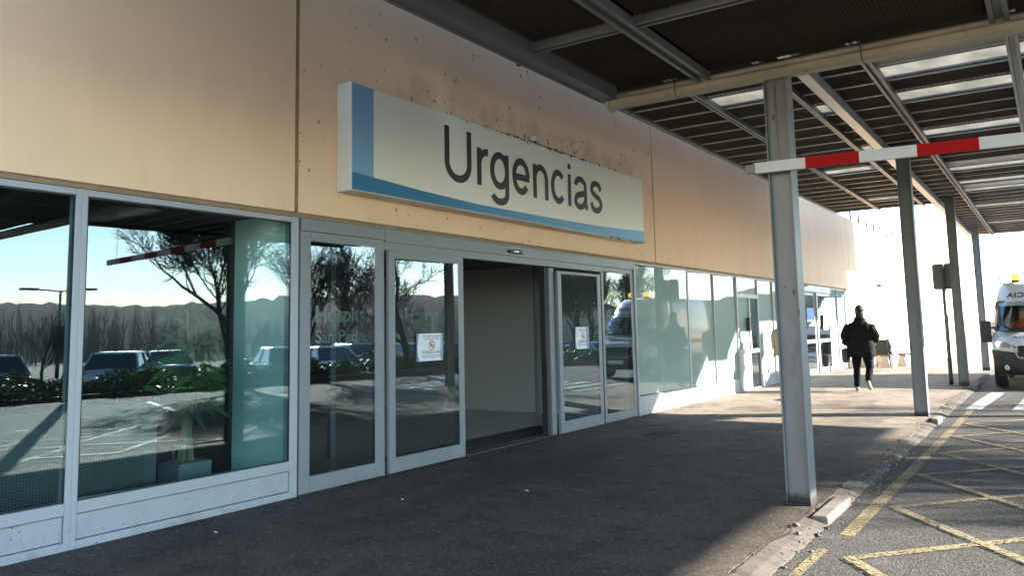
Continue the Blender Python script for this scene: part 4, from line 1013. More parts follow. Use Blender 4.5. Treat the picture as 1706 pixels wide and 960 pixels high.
    m = MB(); m.tube([S_(-0.62, 0.98, 0.03), S_(-0.5, 0.70, 0.03), S_(-0.25, 0.665, 0.03), S_(0.25, 0.665, 0.03), S_(0.5, 0.70, 0.03), S_(0.62, 0.98, 0.03)], 0.018, 6); m.build('grille_trim', M['beam_light'], A)
    for s in (-1, 1):
        def hl(uu, s=s):
            a = (abs(uu) - 0.52) / 0.44
            return 0.90 + 0.02 * a, 0.925 + 0.19 * a ** 0.8
        h = patch('headlight', M['lamp_glass'], s * 0.52, s * 0.96, 0, 0, 0.016, 10, 4, A, hl)
        c = S_(s * 0.86, 0.985, 0.02); MB().lathe([(0.05, -0.01), (0.055, 0.005), (0.02, 0.014)], tuple(c), 14, 'y').build('bulb', M['lit' if s < 0 else 'lamp_glass'], h)
        c = S_(s * 0.74, 0.48, 0.02); MB().lathe([(0.06, 0.03), (0.06, -0.01), (0.02, -0.016)], tuple(c), 14, 'y').build('fog_light', M['lamp_glass'], A)
        patch('vent', M['rubber'], s * 0.78, s * 0.95, 0.62, 0.74, 0.018, 4, 2)
        # mirror
        mx = X0 + s * 1.145; ym = Y0 + 0.95
        mo = MB(); mo.box(mx - 0.105, mx + 0.105, ym - 0.07, ym + 0.10, RZ + 1.02, RZ + 1.52)
        mo.tube([(X0 + s * 0.96, ym + 0.1, RZ + 1.14), (mx, ym + 0.04, RZ + 1.14)], 0.035, 8); mo.tube([(X0 + s * 0.95, ym + 0.1, RZ + 1.36), (mx, ym + 0.04, RZ + 1.36)], 0.022, 8)
        mo.build('wing_mirror', M['black_plastic'], A, bevel=0.035)
        # cab side window
        m = MB(); xs = X0 + s * 1.0
        m.hexa([(xs - 0.02, Y0 + 1.15, RZ + 1.25), (xs + 0.006, Y0 + 1.15, RZ + 1.25), (xs + 0.006, Y0 + 2.0, RZ + 1.25), (xs - 0.02, Y0 + 2.0, RZ + 1.25), (xs - s * 0.05 - 0.02, Y0 + 1.55, RZ + 1.88), (xs - s * 0.05 + 0.006, Y0 + 1.55, RZ + 1.88), (xs - s * 0.05 + 0.006, Y0 + 2.0, RZ + 1.88), (xs - s * 0.05 - 0.02, Y0 + 2.0, RZ + 1.88)])
        m.build('side_window', M['car_glass'], A)
        for yy in (Y0 + 0.95, Y0 + 4.5):
            xo = X0 + s * 0.90
            wh = MB().lathe([(0.20, -0.12), (0.32, -0.125), (0.345, -0.08), (0.35, 0.0), (0.345, 0.08), (0.32, 0.125), (0.20, 0.12)], (xo, yy, RZ + 0.35), 26, 'x').build('wheel', M['tyre'], A, smooth=True)
            MB().lathe([(0.205, -0.11), (0.2, -0.128), (0.08, -0.10), (0.02, -0.128 if s < 0 else 0.128), (0.08, 0.10), (0.2, 0.128), (0.205, 0.11)], (xo, yy, RZ + 0.35), 20, 'x').build('rim', M['rim'], wh)
    # glass
    patch('windscreen', M['door_glass'], -0.93, 0.93, 0, 0, 0.055, 30, 8, A, ws)
    patch('windscreen_frit', M['black_plastic'], -0.93, 0.93, 1.19, 1.235, 0.058, 30, 2, A, lambda uu: (ws(uu)[0] - 0.01, ws(uu)[0] + 0.05))
    for s in (-1, 1):
        lo = [S_(s * 0.62, 1.27, 0.07), S_(s * 0.3, 1.36, 0.07), S_(s * 0.02, 1.40, 0.07)]
        MB().tube(lo, 0.012, 5).build('wiper', M['rubber'], A)
    for (ux, nm) in ((-0.62, 'left'), (0.62, 'right')):
        p = S_(ux, 2.43, 0.0) + Vector((0, 0.12, 0.0))
        bo = MB().lathe([(0.10, -0.03), (0.10, 0.06)], tuple(p), 16).build('beacon', M['black_plastic'], A)
        MB().lathe([(0.088, 0.06), (0.09, 0.12), (0.085, 0.17), (0.06, 0.20), (0.02, 0.21)], tuple(p), 18).build('dome', M['amber'], bo, smooth=True)
    vs, fs, wd = text_mb('AMBULANCIA', 0.20, depth=0.006, spacing=1.12, mirror=True, bold=0.004)
    m = MB(); kx = 1.36 / wd
    m.v = []
    for v in vs:
        uu = (-0.68 + v[0] * kx) / 0.9; p = S_(max(-0.99, min(0.99, uu)), 2.055 + v[1] * 0.8, 0.008 + v[2]); m.v.append(tuple(p))
    m.f = [list(q) for q in fs]; m.m = [0] * len(m.f); m.build('lettering', M['car_blue'], A, fix=False)
    vs, fs, wd = text_mb('AMBULANCIA', 0.10, depth=0.004, spacing=1.2, mirror=True)
    m = MB(); kx = 1.2 / wd
    for v in vs: m.v.append(tuple(S_((-0.6 + v[0] * kx) / 1.0, 1.125 + v[1] * 0.55, 0.008 + v[2])))
    m.f = [list(q) for q in fs]; m.m = [0] * len(m.f); m.build('lettering', M['car_blue'], A, fix=False)
    m = MB(); m.box(X0 - 1.025, X0 - 1.021, Y0 + 0.8, Y0 + 5.4, RZ + 0.98, RZ + 1.14); m.box(X0 + 1.021, X0 + 1.025, Y0 + 0.8, Y0 + 5.4, RZ + 0.98, RZ + 1.14); m.build('side_stripe', M['orange'], A)
    m = MB(); m.box(X0 - 0.26, X0 + 0.26, Y0 - 0.035, Y0 - 0.02, RZ + 0.47, RZ + 0.58); m.build('number_plate', M['paper'], A)
    return A
ambulance()

# ------------------------------------------------------------------ parked cars
def skew_y(x, y):
    return (x + 11.9) * math.tan(math.atan2(y, x + 11.9) - R(4.0))
def car(kind, paint):
    hat = kind == 'hatchback'
    L, Wd, H = (4.1, 1.76, 1.50) if hat else (4.5, 1.78, 1.44)
    e = empty('parked_car')
    # sections along x (front at -x): x, half width, z bottom, z shoulder
    low = [(-L / 2, 0.62, 0.36, 0.58), (-L / 2 + 0.12, 0.76, 0.26, 0.68), (-L / 2 + 0.5, 0.86, 0.22, 0.80), (-0.95, 0.88, 0.2, 0.92), (0, 0.88, 0.2, 0.95), (1.0, 0.88, 0.2, 0.97), (L / 2 - 0.35, 0.86, 0.24, 1.0 if hat else 0.98), (L / 2 - 0.08, 0.78, 0.30, 0.98 if hat else 0.93), (L / 2, 0.70, 0.38, 0.88)]
    m = MB(); sec = []
    for x, hw, zb, zs in low:
        sec.append([(x, -hw * 0.90, zb), (x, -hw, zb + 0.12), (x, -hw, (zb + zs) / 2), (x, -hw * 0.97, zs - 0.06), (x, -hw * 0.86, zs), (x, 0, zs + 0.035), (x, hw * 0.86, zs), (x, hw * 0.97, zs - 0.06), (x, hw, (zb + zs) / 2), (x, hw, zb + 0.12), (x, hw * 0.90, zb)])
    n = len(sec[0])
    for s in sec: m.v += s
    for i in range(len(sec) - 1):
        for k in range(n): k2 = (k + 1) % n; m.f.append([i * n + k, i * n + k2, (i + 1) * n + k2, (i + 1) * n + k]); m.m.append(0)
    for q in (list(range(n)), [(len(sec) - 1) * n + k for k in range(n)]): m.f.append(q); m.m.append(0)
    m.build('body', paint, e, smooth=True).modifiers.new('es', 'EDGE_SPLIT').split_angle = R(42)
    # cabin: dark glasshouse, then painted roof and pillars
    xa, xb_, xc, xd = -0.95, -0.28, (1.30 if hat else 0.85), (1.80 if hat else 1.55)
    zb, zt = 0.94, H
    def ring(x0, x1, hw, z): return [(x0, -hw, z), (x1, -hw, z), (x1, hw, z), (x0, hw, z)]
    m = MB(); m.hexa(ring(xa, xd, 0.79, zb) + ring(xb_, xc, 0.60, zt - 0.03)); m.build('windows', M['car_glass'], e, bevel=0.03)
    m = MB(); m.hexa(ring(xb_ - 0.04, xc + 0.05, 0.625, zt - 0.045) + ring(xb_ + 0.12, xc - 0.1, 0.50, zt + 0.02)); m.build('roof', paint, e, bevel=0.03)
    for s in (-1, 1):
        m = MB()
        for (x0, x1) in ((xa, xb_), (xd, xc), (0.38, 0.36)): m.tube([(x0, s * 0.795, zb), (x1, s * 0.615, zt - 0.03)], 0.035, 6)
        m.build('pillar', paint, e)
        m = MB(); m.box(-0.85, -0.62, s * 0.98 - 0.09, s * 0.98 + 0.09, 0.92, 1.08); m.build('wing_mirror', paint, e, bevel=0.03)
        m = MB(); m.hexa([(-L / 2 + 0.02, s * 0.66 - 0.12, 0.58), (-L / 2 + 0.02, s * 0.66 + 0.1, 0.58), (-L / 2 + 0.38, s * 0.84 + 0.03, 0.66), (-L / 2 + 0.3, s * 0.6, 0.62), (-L / 2 + 0.06, s * 0.66 - 0.12, 0.70), (-L / 2 + 0.1, s * 0.66 + 0.1, 0.71), (-L / 2 + 0.45, s * 0.84 + 0.02, 0.79), (-L / 2 + 0.35, s * 0.6, 0.76)]); m.build('headlight', M['lamp_glass'], e)
        m = MB(); m.box(L / 2 - 0.16, L / 2 - 0.01, s * 0.66 - 0.09, s * 0.66 + 0.09, 0.72, 0.93); m.build('tail_light', M['tail'], e, bevel=0.02)
        for x in (-1.28, 1.28):
            wh = MB().lathe([(0.18, -0.09), (0.29, -0.10), (0.31, -0.05), (0.31, 0.05), (0.29, 0.10), (0.18, 0.09)], (x, s * 0.80, 0.31), 20, 'y').build('wheel', M['tyre'], e, smooth=True)
            MB().lathe([(0.19, -0.085), (0.17, -0.102), (0.03, -0.08), (0.03, 0.08), (0.17, 0.102), (0.19, 0.085)], (x, s * 0.80, 0.31), 16, 'y').build('rim', M['rim'], wh)
    m = MB(); m.box(-L / 2 - 0.01, -L / 2 + 0.06, -0.36, 0.36, 0.40, 0.54); m.build('grille', M['black_plastic'], e)
    m = MB(); m.box(-L / 2 - 0.02, -L / 2 - 0.01, -0.25, 0.25, 0.42, 0.52); m.build('number_plate', M['paper'], e)
    return e
proto = {}
def place_car(kind, col, x, y, rz, label):
    key = (kind, col)
    if key not in proto: o = proto[key] = car(kind, M['car_' + col])
    else: o = copy_tree(proto[key])
    y = skew_y(x, y); o.location = (x, y, gz(x, y) + RZ); o.rotation_euler = (0, 0, R(rz))
    tag(o, label, 'car', 'cars parked beyond the hedge'); return o
cars = [('sedan', 'black', 14.8, 9.3, 20, 'black saloon car parked beyond the hedge, mirrored at the left edge of the windows'),
        ('hatchback', 'grey', 16.2, 12.2, 188, 'grey hatchback seen by its red tail lights, left of the silver hatchback'),
        ('hatchback', 'silver', 14.6, 15.9, 218, 'silver blue hatchback mirrored large in the left picture window'),
        ('sedan', 'grey', 16.6, 18.7, 200, 'grey saloon car parked just right of the silver hatchback'),
        ('hatchback', 'white', 13.6, 21.7, 200, 'white hatchback mirrored at the left of the fixed door pane'),
        ('sedan', 'silver', 13.4, 24.6, 20, 'silver saloon car mirrored in the middle of the fixed door pane'),
        ('hatchback', 'black', 14.6, 27.6, 12, 'black hatchback mirrored at the left side of the sliding door'),
        ('sedan', 'white', 14.0, 30.5, 12, 'white saloon car behind the no smoking notice reflection'),
        ('hatchback', 'grey', 14.2, 33.4, 190, 'grey hatchback nose out at the right of the white saloon car'),
        ('sedan', 'blue', 14.0, 40.6, 8, 'dark blue saloon car mirrored in the right sliding leaf'),
        ('hatchback', 'blue', 14.2, 43.5, 186, 'blue hatchback next to the dark blue saloon car'),
        ('sedan', 'silver', 14.3, 46.4, 10, 'silver saloon car mirrored below the right notice'),
        ('hatchback', 'silver', 14.6, 49.4, 12, 'silver hatchback mirrored at the right end of the row')]
for c in cars: place_car(*c)

# ------------------------------------------------------------------ planting strip with hedge
def bedx(y): return 10.6 - 0.10 * (y - 8)
m = MB(); ysb = [-20 + 2.0 * i for i in range(41)]
for y in ysb:
    x = bedx(y); m.v += [(x - 1.0, y, gz(x - 1, y) + 0.10), (x - 0.1, y, gz(x - .1, y) + 0.17), (x + 1.1, y, gz(x + 1.1, y) + 0.12)]
for i in range(len(ysb) - 1):
    for k in range(2): m.f.append([i * 3 + k, i * 3 + k + 1, (i + 1) * 3 + k + 1, (i + 1) * 3 + k]); m.m.append(0)
tag(m.build('planting_bed', M['soil'], fix=False), kind='structure')
m = MB()
for a, b in zip(ysb[:-1], ysb[1:]):
    m.hexa([(bedx(a) - 1.12, a, -0.3), (bedx(a) - 0.98, a, -0.3), (bedx(b) - 0.98, b - 0.01, -0.5), (bedx(b) - 1.12, b - 0.01, -0.5), (bedx(a) - 1.12, a, gz(bedx(a), a) * 0.3 + 0.11), (bedx(a) - 0.98, a, gz(bedx(a), a) * 0.3 + 0.11), (bedx(b) - 0.98, b - 0.01, gz(bedx(b), b) * 0.3 + 0.11), (bedx(b) - 1.12, b - 0.01, gz(bedx(b), b) * 0.3 + 0.11)])
tag(m.build('kerb', M['kerb']), kind='structure')
def hedge(y0, y1, label, dens=900):
    rh = random.Random(int(y0 * 10)); e = empty('hedge', (bedx((y0 + y1) / 2), (y0 + y1) / 2, -0.1), label, 'hedge', 'low hedges between lane and car park')
    m = MB()
    for i in range(int((y1 - y0) * dens)):
        y = rh.uniform(y0, y1); a = rh.uniform(0, math.pi); rr = math.sqrt(rh.random())
        bump = 0.8 + 0.22 * math.sin(y * 2.3) + 0.12 * math.sin(y * 5.1 + 1)
        x = bedx(y) + 0.1 + 0.62 * rr * math.cos(a); z = gz(x, y) + 0.12 + 0.72 * bump * rr * math.sin(a)
        d = Vector((rh.gauss(0, 1), rh.gauss(0, 1), rh.gauss(0.5, 0.8))).normalized(); s = d.cross(Vector((rh.gauss(0, 1), rh.gauss(0, 1), rh.gauss(0, 1)))).normalized()
        L = rh.uniform(0.08, 0.17); p = Vector((x, y, z))
        m.add([p, p + d * L * 0.5 + s * L * 0.28, p + d * L, p + d * L * 0.5 - s * L * 0.28], [(0, 1, 2, 3)])
    m.build('leaves', M['hedge'], e, fix=False)
    m = MB()
    for i in range(int((y1 - y0) * 5)):
        y = rh.uniform(y0, y1); x = bedx(y) + 0.1 + rh.gauss(0, 0.15); z = gz(x, y)
        m.tube([(x, y, z), (x + rh.gauss(0, .12), y + rh.gauss(0, .12), z + 0.5)], [0.015, 0.006], 4)
    m.build('stems', M['bark'], e, fix=False)
hedge(4, 12.4, 'dark low hedge mirrored in the leftmost window')
hedge(12.6, 19.5, 'low glossy hedge in front of the silver hatchback')
hedge(19.8, 27.5, 'low hedge in front of the white hatchback and silver saloon')
hedge(28.0, 38, 'low hedge mirrored behind the sliding door notice', 600)
hedge(38.5, 56, 'far low hedge mirrored in the right door leaf', 420)

# ------------------------------------------------------------------ bare trees
def tree(seed, H, spread, name='bare_tree', levels=5, upward=0.25):
    rt = random.Random(seed); e = empty(name); tr = MB(); cr = MB(); lf = MB()
    def grow(p, d, L, rad, lev):
        segs = 3 if lev < 3 else 2; pts = [p]; q = p; dd = d
        for i in range(segs):
            dd = (dd + Vector((rt.gauss(0, .13), rt.gauss(0, .13), rt.gauss(0.04, .10)))).normalized(); q = q + dd * L / segs; pts.append(q)
        r1 = rad * 0.66
        (tr if lev == 0 else cr).tube(pts, [rad + (r1 - rad) * i / segs for i in range(segs + 1)], 7 if lev < 2 else (4 if lev < 4 else 3), cap=False)
        if lev >= levels: 
            if rt.random() < (0.05 if levels > 5 else 0.10):
                s = 0.045; o = Vector((rt.gauss(0, 1), rt.gauss(0, 1), rt.gauss(0, 1))).normalized() * s; o2 = o.cross(Vector((0.3, 0.5, 0.8))).normalized() * s
                lf.add([q, q + o, q + o + o2, q + o2], [(0, 1, 2, 3)])
            return
        nb = 5 if lev == 0 else (4 if lev < levels - 1 else 5)
        for i in range(nb):
            t_ = 1.0 if (i == 0) else rt.uniform(0.35, 1.0)
            k = t_ * segs; i0 = min(segs - 1, int(k)); b = pts[i0].lerp(pts[i0 + 1], k - i0)
            ax = dd.orthogonal().normalized(); ax.rotate(Matrix.Rotation(rt.uniform(0, 6.28), 3, dd))
            ang = rt.uniform(0.3, 0.95) * spread if i else rt.uniform(0.05, 0.3)
            nd = (dd * math.cos(ang) + ax * math.sin(ang) + Vector((0, 0, upward * rt.random()))).normalized()
            grow(b, nd, L * rt.uniform(0.62, 0.82), max(0.0085, r1 * (0.85 if i == 0 else rt.uniform(0.45, 0.7))), lev + 1)
    grow(Vector((0, 0, 0)), Vector((0.02, 0.03, 1)).normalized(), H * 0.26, H * 0.018, 0)
    tr.build('trunk', M['bark'], e, smooth=True, fix=False); cr.build('crown', M['twig'], e, fix=False)
    if lf.f: lf.build('leaves', M['dry_leaf'], e, fix=False)
    return e
tA = tree(11, 7.5, 1.0, levels=6, upward=0.4); tB = tree(23, 8.5, 0.85, upward=0.45); tC = tree(37, 6.5, 1.3, upward=0.15)
used = set()
def put_tree(p, x, y, rz, s, label):
    o = p if p.name not in used else copy_tree(p)
    used.add(p.name); y = skew_y(x, y); o.location = (x, y, gz(x, y) - 0.05); o.rotation_euler = (0, 0, rz); o.scale = (s, s, s)
    tag(o, label, 'tree', 'bare trees around the car park')
put_tree(tA, 13.0, 18.9, 0.4, 1.4, 'spreading bare tree mirrored in the middle of the left window')
put_tree(tB, 11.2, 21.0, 1.4, 1.0, 'upright bushy bare tree mirrored in the fixed door pane')
put_tree(tC, 9.0, 24.6, 2.4, 1.25, 'bare tree with thick low limbs mirrored in the left sliding door')
put_tree(tA, 12.0, 39.0, 3.0, 1.0, 'bare tree mirrored at the top of the right sliding leaf')
put_tree(tB, 16.0, 50.0, 5.0, 1.15, 'tall fan shaped bare tree mirrored above the ambulance reflection')
put_tree(tC, 25.0, 15.4, 0.9, 0.75, 'small bare tree mirrored at the left edge of the leftmost window')
put_tree(tC, 27.0, 19.0, 4.1, 0.7, 'small bare tree beside the double arm street lamp')
put_tree(tB, 22.0, 33.0, 2.1, 1.2, 'bare tree far back in the car park between the rows')
put_tree(tB, 17.5, 45.5, 2.6, 1.35, 'tall bare tree mirrored in the first frosted pane')
put_tree(tA, 15.0, 58.0, 5.2, 1.25, 'wide bare tree mirrored in the middle frosted panes')
put_tree(tA, 21.0, 60.0, 4.4, 1.3, 'large bare tree mirrored in the frosted panes')

# distant rise with scrub and a line of poplars
m = MB(); nx, ny = 14, 260; rh = random.Random(4)
for i in range(nx):
    for j in range(ny):
        d = i / (nx - 1); a = -0.9 + 2.25 * j / (ny - 1)
        rad = 62 + 150 * d; hgt = (9.5 * min(1, d * 2.2) * (0.75 + 0.16 * math.sin(a * 4.0) + 0.1 * math.sin(a * 9.5 + 1) + 0.25 * max(0, a - 0.2)) + rh.gauss(0, 0.22) * min(1, d * 4) + 0.2 * math.sin(a * 37) * math.sin(a * 13) * min(1, d * 3)) - 1.2
        m.v.append((rad * math.cos(a), 20 + rad * math.sin(a) * 1.0, hgt))
for i in range(nx - 1):
    for j in range(ny - 1): m.f.append([i * ny + j, (i + 1) * ny + j, (i + 1) * ny + j + 1, i * ny + j + 1]); m.m.append(0)
tag(m.build('hills', M['hill'], smooth=True, fix=False), kind='structure')
m = MB()
for i in range(2300):
    a = rh.uniform(-0.9, 1.32); rad = rh.uniform(56, 84); x, y = rad * math.cos(a), 20 + rad * math.sin(a); z = -1.2
    h = rh.uniform(2.6, 5.4) * (1.0 + 0.22 * math.sin(a * 11) + 0.12 * math.sin(a * 29))
    m.tube([(x, y, z), (x + rh.gauss(0, .15), y + rh.gauss(0, .15), z + h * 0.55), (x + rh.gauss(0, .3), y + rh.gauss(0, .3), z + h)], [0.06, 0.035, 0.008], 3, cap=False)
    for q in range(12):
        t_ = rh.uniform(0.15, 0.9); b = rh.uniform(0, 6.28); L = rh.uniform(0.5, 1.5) * (1.15 - t_ * 0.6)
        m.tube([(x, y, z + h * t_), (x + L * 0.45 * math.cos(b), y + L * 0.45 * math.sin(b), z + h * t_ + L * 0.9)], [0.022, 0.007], 3, cap=False)
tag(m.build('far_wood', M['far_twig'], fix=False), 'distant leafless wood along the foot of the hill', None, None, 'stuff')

# ------------------------------------------------------------------ people
def skin_mesh(name, V, E, Rd, mat, parent, sub=2, noise=0.0):
    me = bpy.data.meshes.new(name); off = Vector((0, 0, 0))
    me.from_pydata(V, E, []); o = bpy.data.objects.new(name, me); COL.objects.link(o)
    sk = o.modifiers.new('skin', 'SKIN'); sk.use_smooth_shade = True; sk.branch_smoothing = 0.6
    for i, sv in enumerate(me.skin_vertices[0].data):
        rr = Rd[i]; sv.radius = rr if isinstance(rr, tuple) else (rr, rr); sv.use_root = (i == 0)
    sb = o.modifiers.new('sub', 'SUBSURF'); sb.levels = sub; sb.render_levels = sub
    dg = bpy.context.evaluated_depsgraph_get(); nm = bpy.data.meshes.new_from_object(o.evaluated_get(dg))
    bpy.data.objects.remove(o)
    rn = random.Random(1)
    if noise:
        from mathutils import noise as nz
        for v in nm.vertices: v.co += v.normal * noise * nz.noise(Vector((v.co.x * 9, v.co.y * 9, v.co.z * 5)))
    for p in nm.polygons: p.use_smooth = True
    nm.materials.clear(); nm.materials.append(mat)
    o = bpy.data.objects.new(name, nm); COL.objects.link(o); o.parent = parent
    return o
def ellipsoid(name, c, rx, ry, rz, mat, parent, n=14, cut=None):
    m = MB(); off = Vector((0, 0, 0))
    prof = []
    for i in range(n + 1):
        a = -math.pi / 2 + math.pi * i / n; prof.append((max(0.001, math.cos(a)), math.sin(a)))
    if cut is not None: prof = [p for p in prof if p[1] >= cut]
    mm = MB().lathe(prof, (0, 0, 0), 18)
    m.add([(c[0] + v[0] * rx, c[1] + v[1] * ry, c[2] + v[2] * rz) for v in mm.v], mm.f)
    me = bpy.data.meshes.new(name); me.from_pydata(m.v, [], m.f); me.materials.append(mat)
    for p in me.polygons: p.use_smooth = True
    o = bpy.data.objects.new(name, me); COL.objects.link(o); o.parent = parent
    return o
def figure(loc, rz, J, label, mats, hair='short', skirt=False, coat_len=0.82, seated=False, cat='person', bulk=1.0):
    """J: joint dict in local space, person faces +y"""
    e = empty('person', loc, label, cat, rz=rz)
    names = ['pelvis', 'waist', 'chest', 'neck0', 'neck1', 'head0', 'head1', 'head2', 'sl', 'el', 'wl', 'hl', 'sr', 'er', 'wr', 'hr', 'hipl', 'kl', 'al', 'fl', 'hipr', 'kr', 'ar', 'fr', 'nose']
    J = dict(J); hd = Vector(J['head1']); J['nose'] = tuple(hd + Vector((0, 0.105, -0.015)))
    rad = dict(pelvis=(.155, .12), waist=(.135, .10), chest=(.165, .115), neck0=.065, neck1=.078, head0=(.078, .092), head1=(.098, .118), head2=(.082, .10), sl=.062, el=.045, wl=.030, hl=(.042, .022), sr=.062, er=.045, wr=.030, hr=(.042, .022), hipl=.09, kl=.058, al=.04, fl=(.045, .03), hipr=.09, kr=.058, ar=.04, fr=(.045, .03), nose=.016)
    E = [('pelvis', 'waist'), ('waist', 'chest'), ('chest', 'neck0'), ('neck0', 'neck1'), ('neck1', 'head0'), ('head0', 'head1'), ('head1', 'head2'), ('chest', 'sl'), ('sl', 'el'), ('el', 'wl'), ('wl', 'hl'), ('chest', 'sr'), ('sr', 'er'), ('er', 'wr'), ('wr', 'hr'), ('pelvis', 'hipl'), ('hipl', 'kl'), ('kl', 'al'), ('al', 'fl'), ('pelvis', 'hipr'), ('hipr', 'kr'), ('kr', 'ar'), ('ar', 'fr'), ('head1', 'nose')]
    V = [J[n] for n in names]; ix = {n: i for i, n in enumerate(names)}; EE = [(ix[a], ix[b]) for a, b in E]; RR = [rad[n] for n in names]
    # fingers: five short chains rooted in each palm
    for s, h, w_ in (('l', 'hl', 'wl'), ('r', 'hr', 'wr')):
        p = Vector(J[h]); d = (p - Vector(J[w_])).normalized(); sd = d.cross(Vector((0, 1, 0.2))).normalized()
        for k in range(4):
            o = sd * (k - 1.5) * 0.019; L = (0.06, 0.075, 0.07, 0.055)[k]
            a = len(V); V += [tuple(p + o + d * 0.03), tuple(p + o + d * (0.03 + L * .5) + Vector((0, 0.006, 0))), tuple(p + o * 0.9 + d * (0.03 + L) + Vector((0, 0.024, 0)))]
            RR += [.009, .0085, .007]; EE += [(ix[h], a), (a, a + 1), (a + 1, a + 2)]
        a = len(V); V += [tuple(p + Vector((0, 0.03, 0)) - d * 0.01), tuple(p + Vector((0, 0.05, 0)) + d * 0.03)]; RR += [.011, .009]; EE += [(ix[h], a), (a, a + 1)]
    skin_mesh('body', V, EE, RR, mats['skin'], e)
    from mathutils import noise as nz
    def cloth(name, parts, mat, amp):
        m = MB()
        for rings in parts:                                   # each ring: centre, rx, ry, axis
            n = 20; vs = []; fs = []
            for (c, rx, ry, ax) in rings:
                ax = Vector(ax).normalized(); sx = Vector((1, 0, 0)); sx = (sx - ax * sx.dot(ax)).normalized(); sy = ax.cross(sx)
                for k in range(n):
                    a = 2 * math.pi * k / n; ca, sa = math.cos(a), math.sin(a); q = (abs(ca) ** 2.6 + abs(sa) ** 2.6) ** (-1 / 2.6)
                    vs.append(Vector(c) + sx * ca * q * rx + sy * sa * q * ry)
            for i in range(len(rings) - 1):
                for k in range(n): k2 = (k + 1) % n; fs.append((i * n + k, i * n + k2, (i + 1) * n + k2, (i + 1) * n + k))
            fs.append(tuple(range(n))); fs.append(tuple((len(rings) - 1) * n + k for k in range(n)))
            m.add(vs, fs)
        me = bpy.data.meshes.new(name); me.from_pydata([tuple(v) for v in m.v], [], m.f)
        o = bpy.data.objects.new(name, me); COL.objects.link(o); sb = o.modifiers.new('s', 'SUBSURF'); sb.levels = 2
        nm = bpy.data.meshes.new_from_object(o.evaluated_get(bpy.context.evaluated_depsgraph_get())); bpy.data.objects.remove(o)
        for v in nm.vertices: v.co += v.normal * amp * (nz.noise(Vector((v.co.x * 11, v.co.y * 11, v.co.z * 7))) + 0.5 * nz.noise(Vector((v.co.x * 23, v.co.y * 23, v.co.z * 15))))
        for p in nm.polygons: p.use_smooth = True
        nm.materials.append(mat); o = bpy.data.objects.new(name, nm); COL.objects.link(o); o.parent = e
    def limb(pts, rads, sub=3):
        out = []; pts = [Vector(p) for p in pts]
        for i in range(len(pts) - 1):
            for k in range(sub):
                t_ = k / sub; out.append((pts[i].lerp(pts[i + 1], t_), rads[i] * (1 - t_) + rads[i + 1] * t_))
        out.append((pts[-1], rads[-1]))
        rings = []
        for i, (p, r_) in enumerate(out):
            ax = out[min(i + 1, len(out) - 1)][0] - out[max(i - 1, 0)][0]; rings.append((p, r_, r_, ax))
        return rings
    pv, nk = Vector(J['pelvis']), Vector(J['neck0'])
    legs = [limb([Vector(J['hip' + q]) + Vector((0, 0, 0.05)), J['k' + q], Vector(J['a' + q]) - Vector((0, 0, 0.03))], [.105 * bulk, .076, .060]) for q in 'lr']
    if not seated: legs.append([(pv + Vector((0, 0, z_)), r_ * bulk, r2, (0, 0, 1)) for z_, r_, r2 in ((-.12, .13, .10), (-.05, .185, .125), (.08, .185, .13), (.18, .17, .12))])
    cloth('trousers', legs, mats['legs'], 0.010)
    H_ = nk.z - pv.z; hem = coat_len - pv.z
    tor = [(hem, .262, .175), (hem * .5 + .0, .245, .165), (.16 * H_, .228, .158), (.40 * H_, .222, .152), (.62 * H_, .232, .152), (.78 * H_, .238, .145), (.88 * H_, .205, .128), (.96 * H_, .125, .102), (1.02 * H_, .088, .092), (1.20 * H_, .096, .104)]
    tr_ = [(pv.lerp(nk, z_ / H_) if z_ > 0 else pv + Vector((0, -0.01, z_)), r_ * bulk, r2 * bulk, (0, 0.05, 1)) for z_, r_, r2 in tor]
    arms = [limb([Vector(J['s' + q]) * 0.95 + Vector((0, 0, 0.05)), Vector(J['s' + q]) + Vector((0, 0, -.06)), J['e' + q], J['w' + q]], [.075 * bulk, .098 * bulk, .078 * bulk, .058]) for q in 'lr']
    cloth('coat', [tr_] + arms, mats['coat'], 0.016)
    h1 = Vector(J['head1'])
    if hair == 'short': ellipsoid('hair', h1 + Vector((0, -0.018, 0.035)), .101, .122, .118, mats['hair'], e, cut=-0.3)
    if hair == 'short': ellipsoid('hair', h1 + Vector((0, -0.042, -0.06)), .094, .088, .110, mats['hair'], e)
    elif hair == 'long': ellipsoid('hair', h1 + Vector((0, -0.03, -0.03)), .11, .112, .18, mats['hair'], e)
    for s in (-1, 1):
        ellipsoid('eye', h1 + Vector((s * 0.034, 0.092, 0.012)), .012, .010, .008, M['eye'], e, 6)
        ellipsoid('ear', h1 + Vector((s * 0.094, -0.005, 0.0)), .012, .024, .034, mats['skin'], e, 6)
    ellipsoid('mouth', h1 + Vector((0, 0.094, -0.062)), .024, .010, .006, M['lip'], e, 6)
    for f_, a_ in (('fl', 'al'), ('fr', 'ar')):
        p, q = Vector(J[a_]), Vector(J[f_]); d = (q - p); b = p + Vector((0, 0, -0.035)); hb = b - d.normalized() * 0.05
        skin_mesh('shoe', [tuple(hb), tuple(b + d * 0.35), tuple(q + d.normalized() * 0.02)], [(0, 1), (1, 2)], [(.044, .05), (.048, .05), (.046, .034)], mats['shoe'], e, 2)
    return e
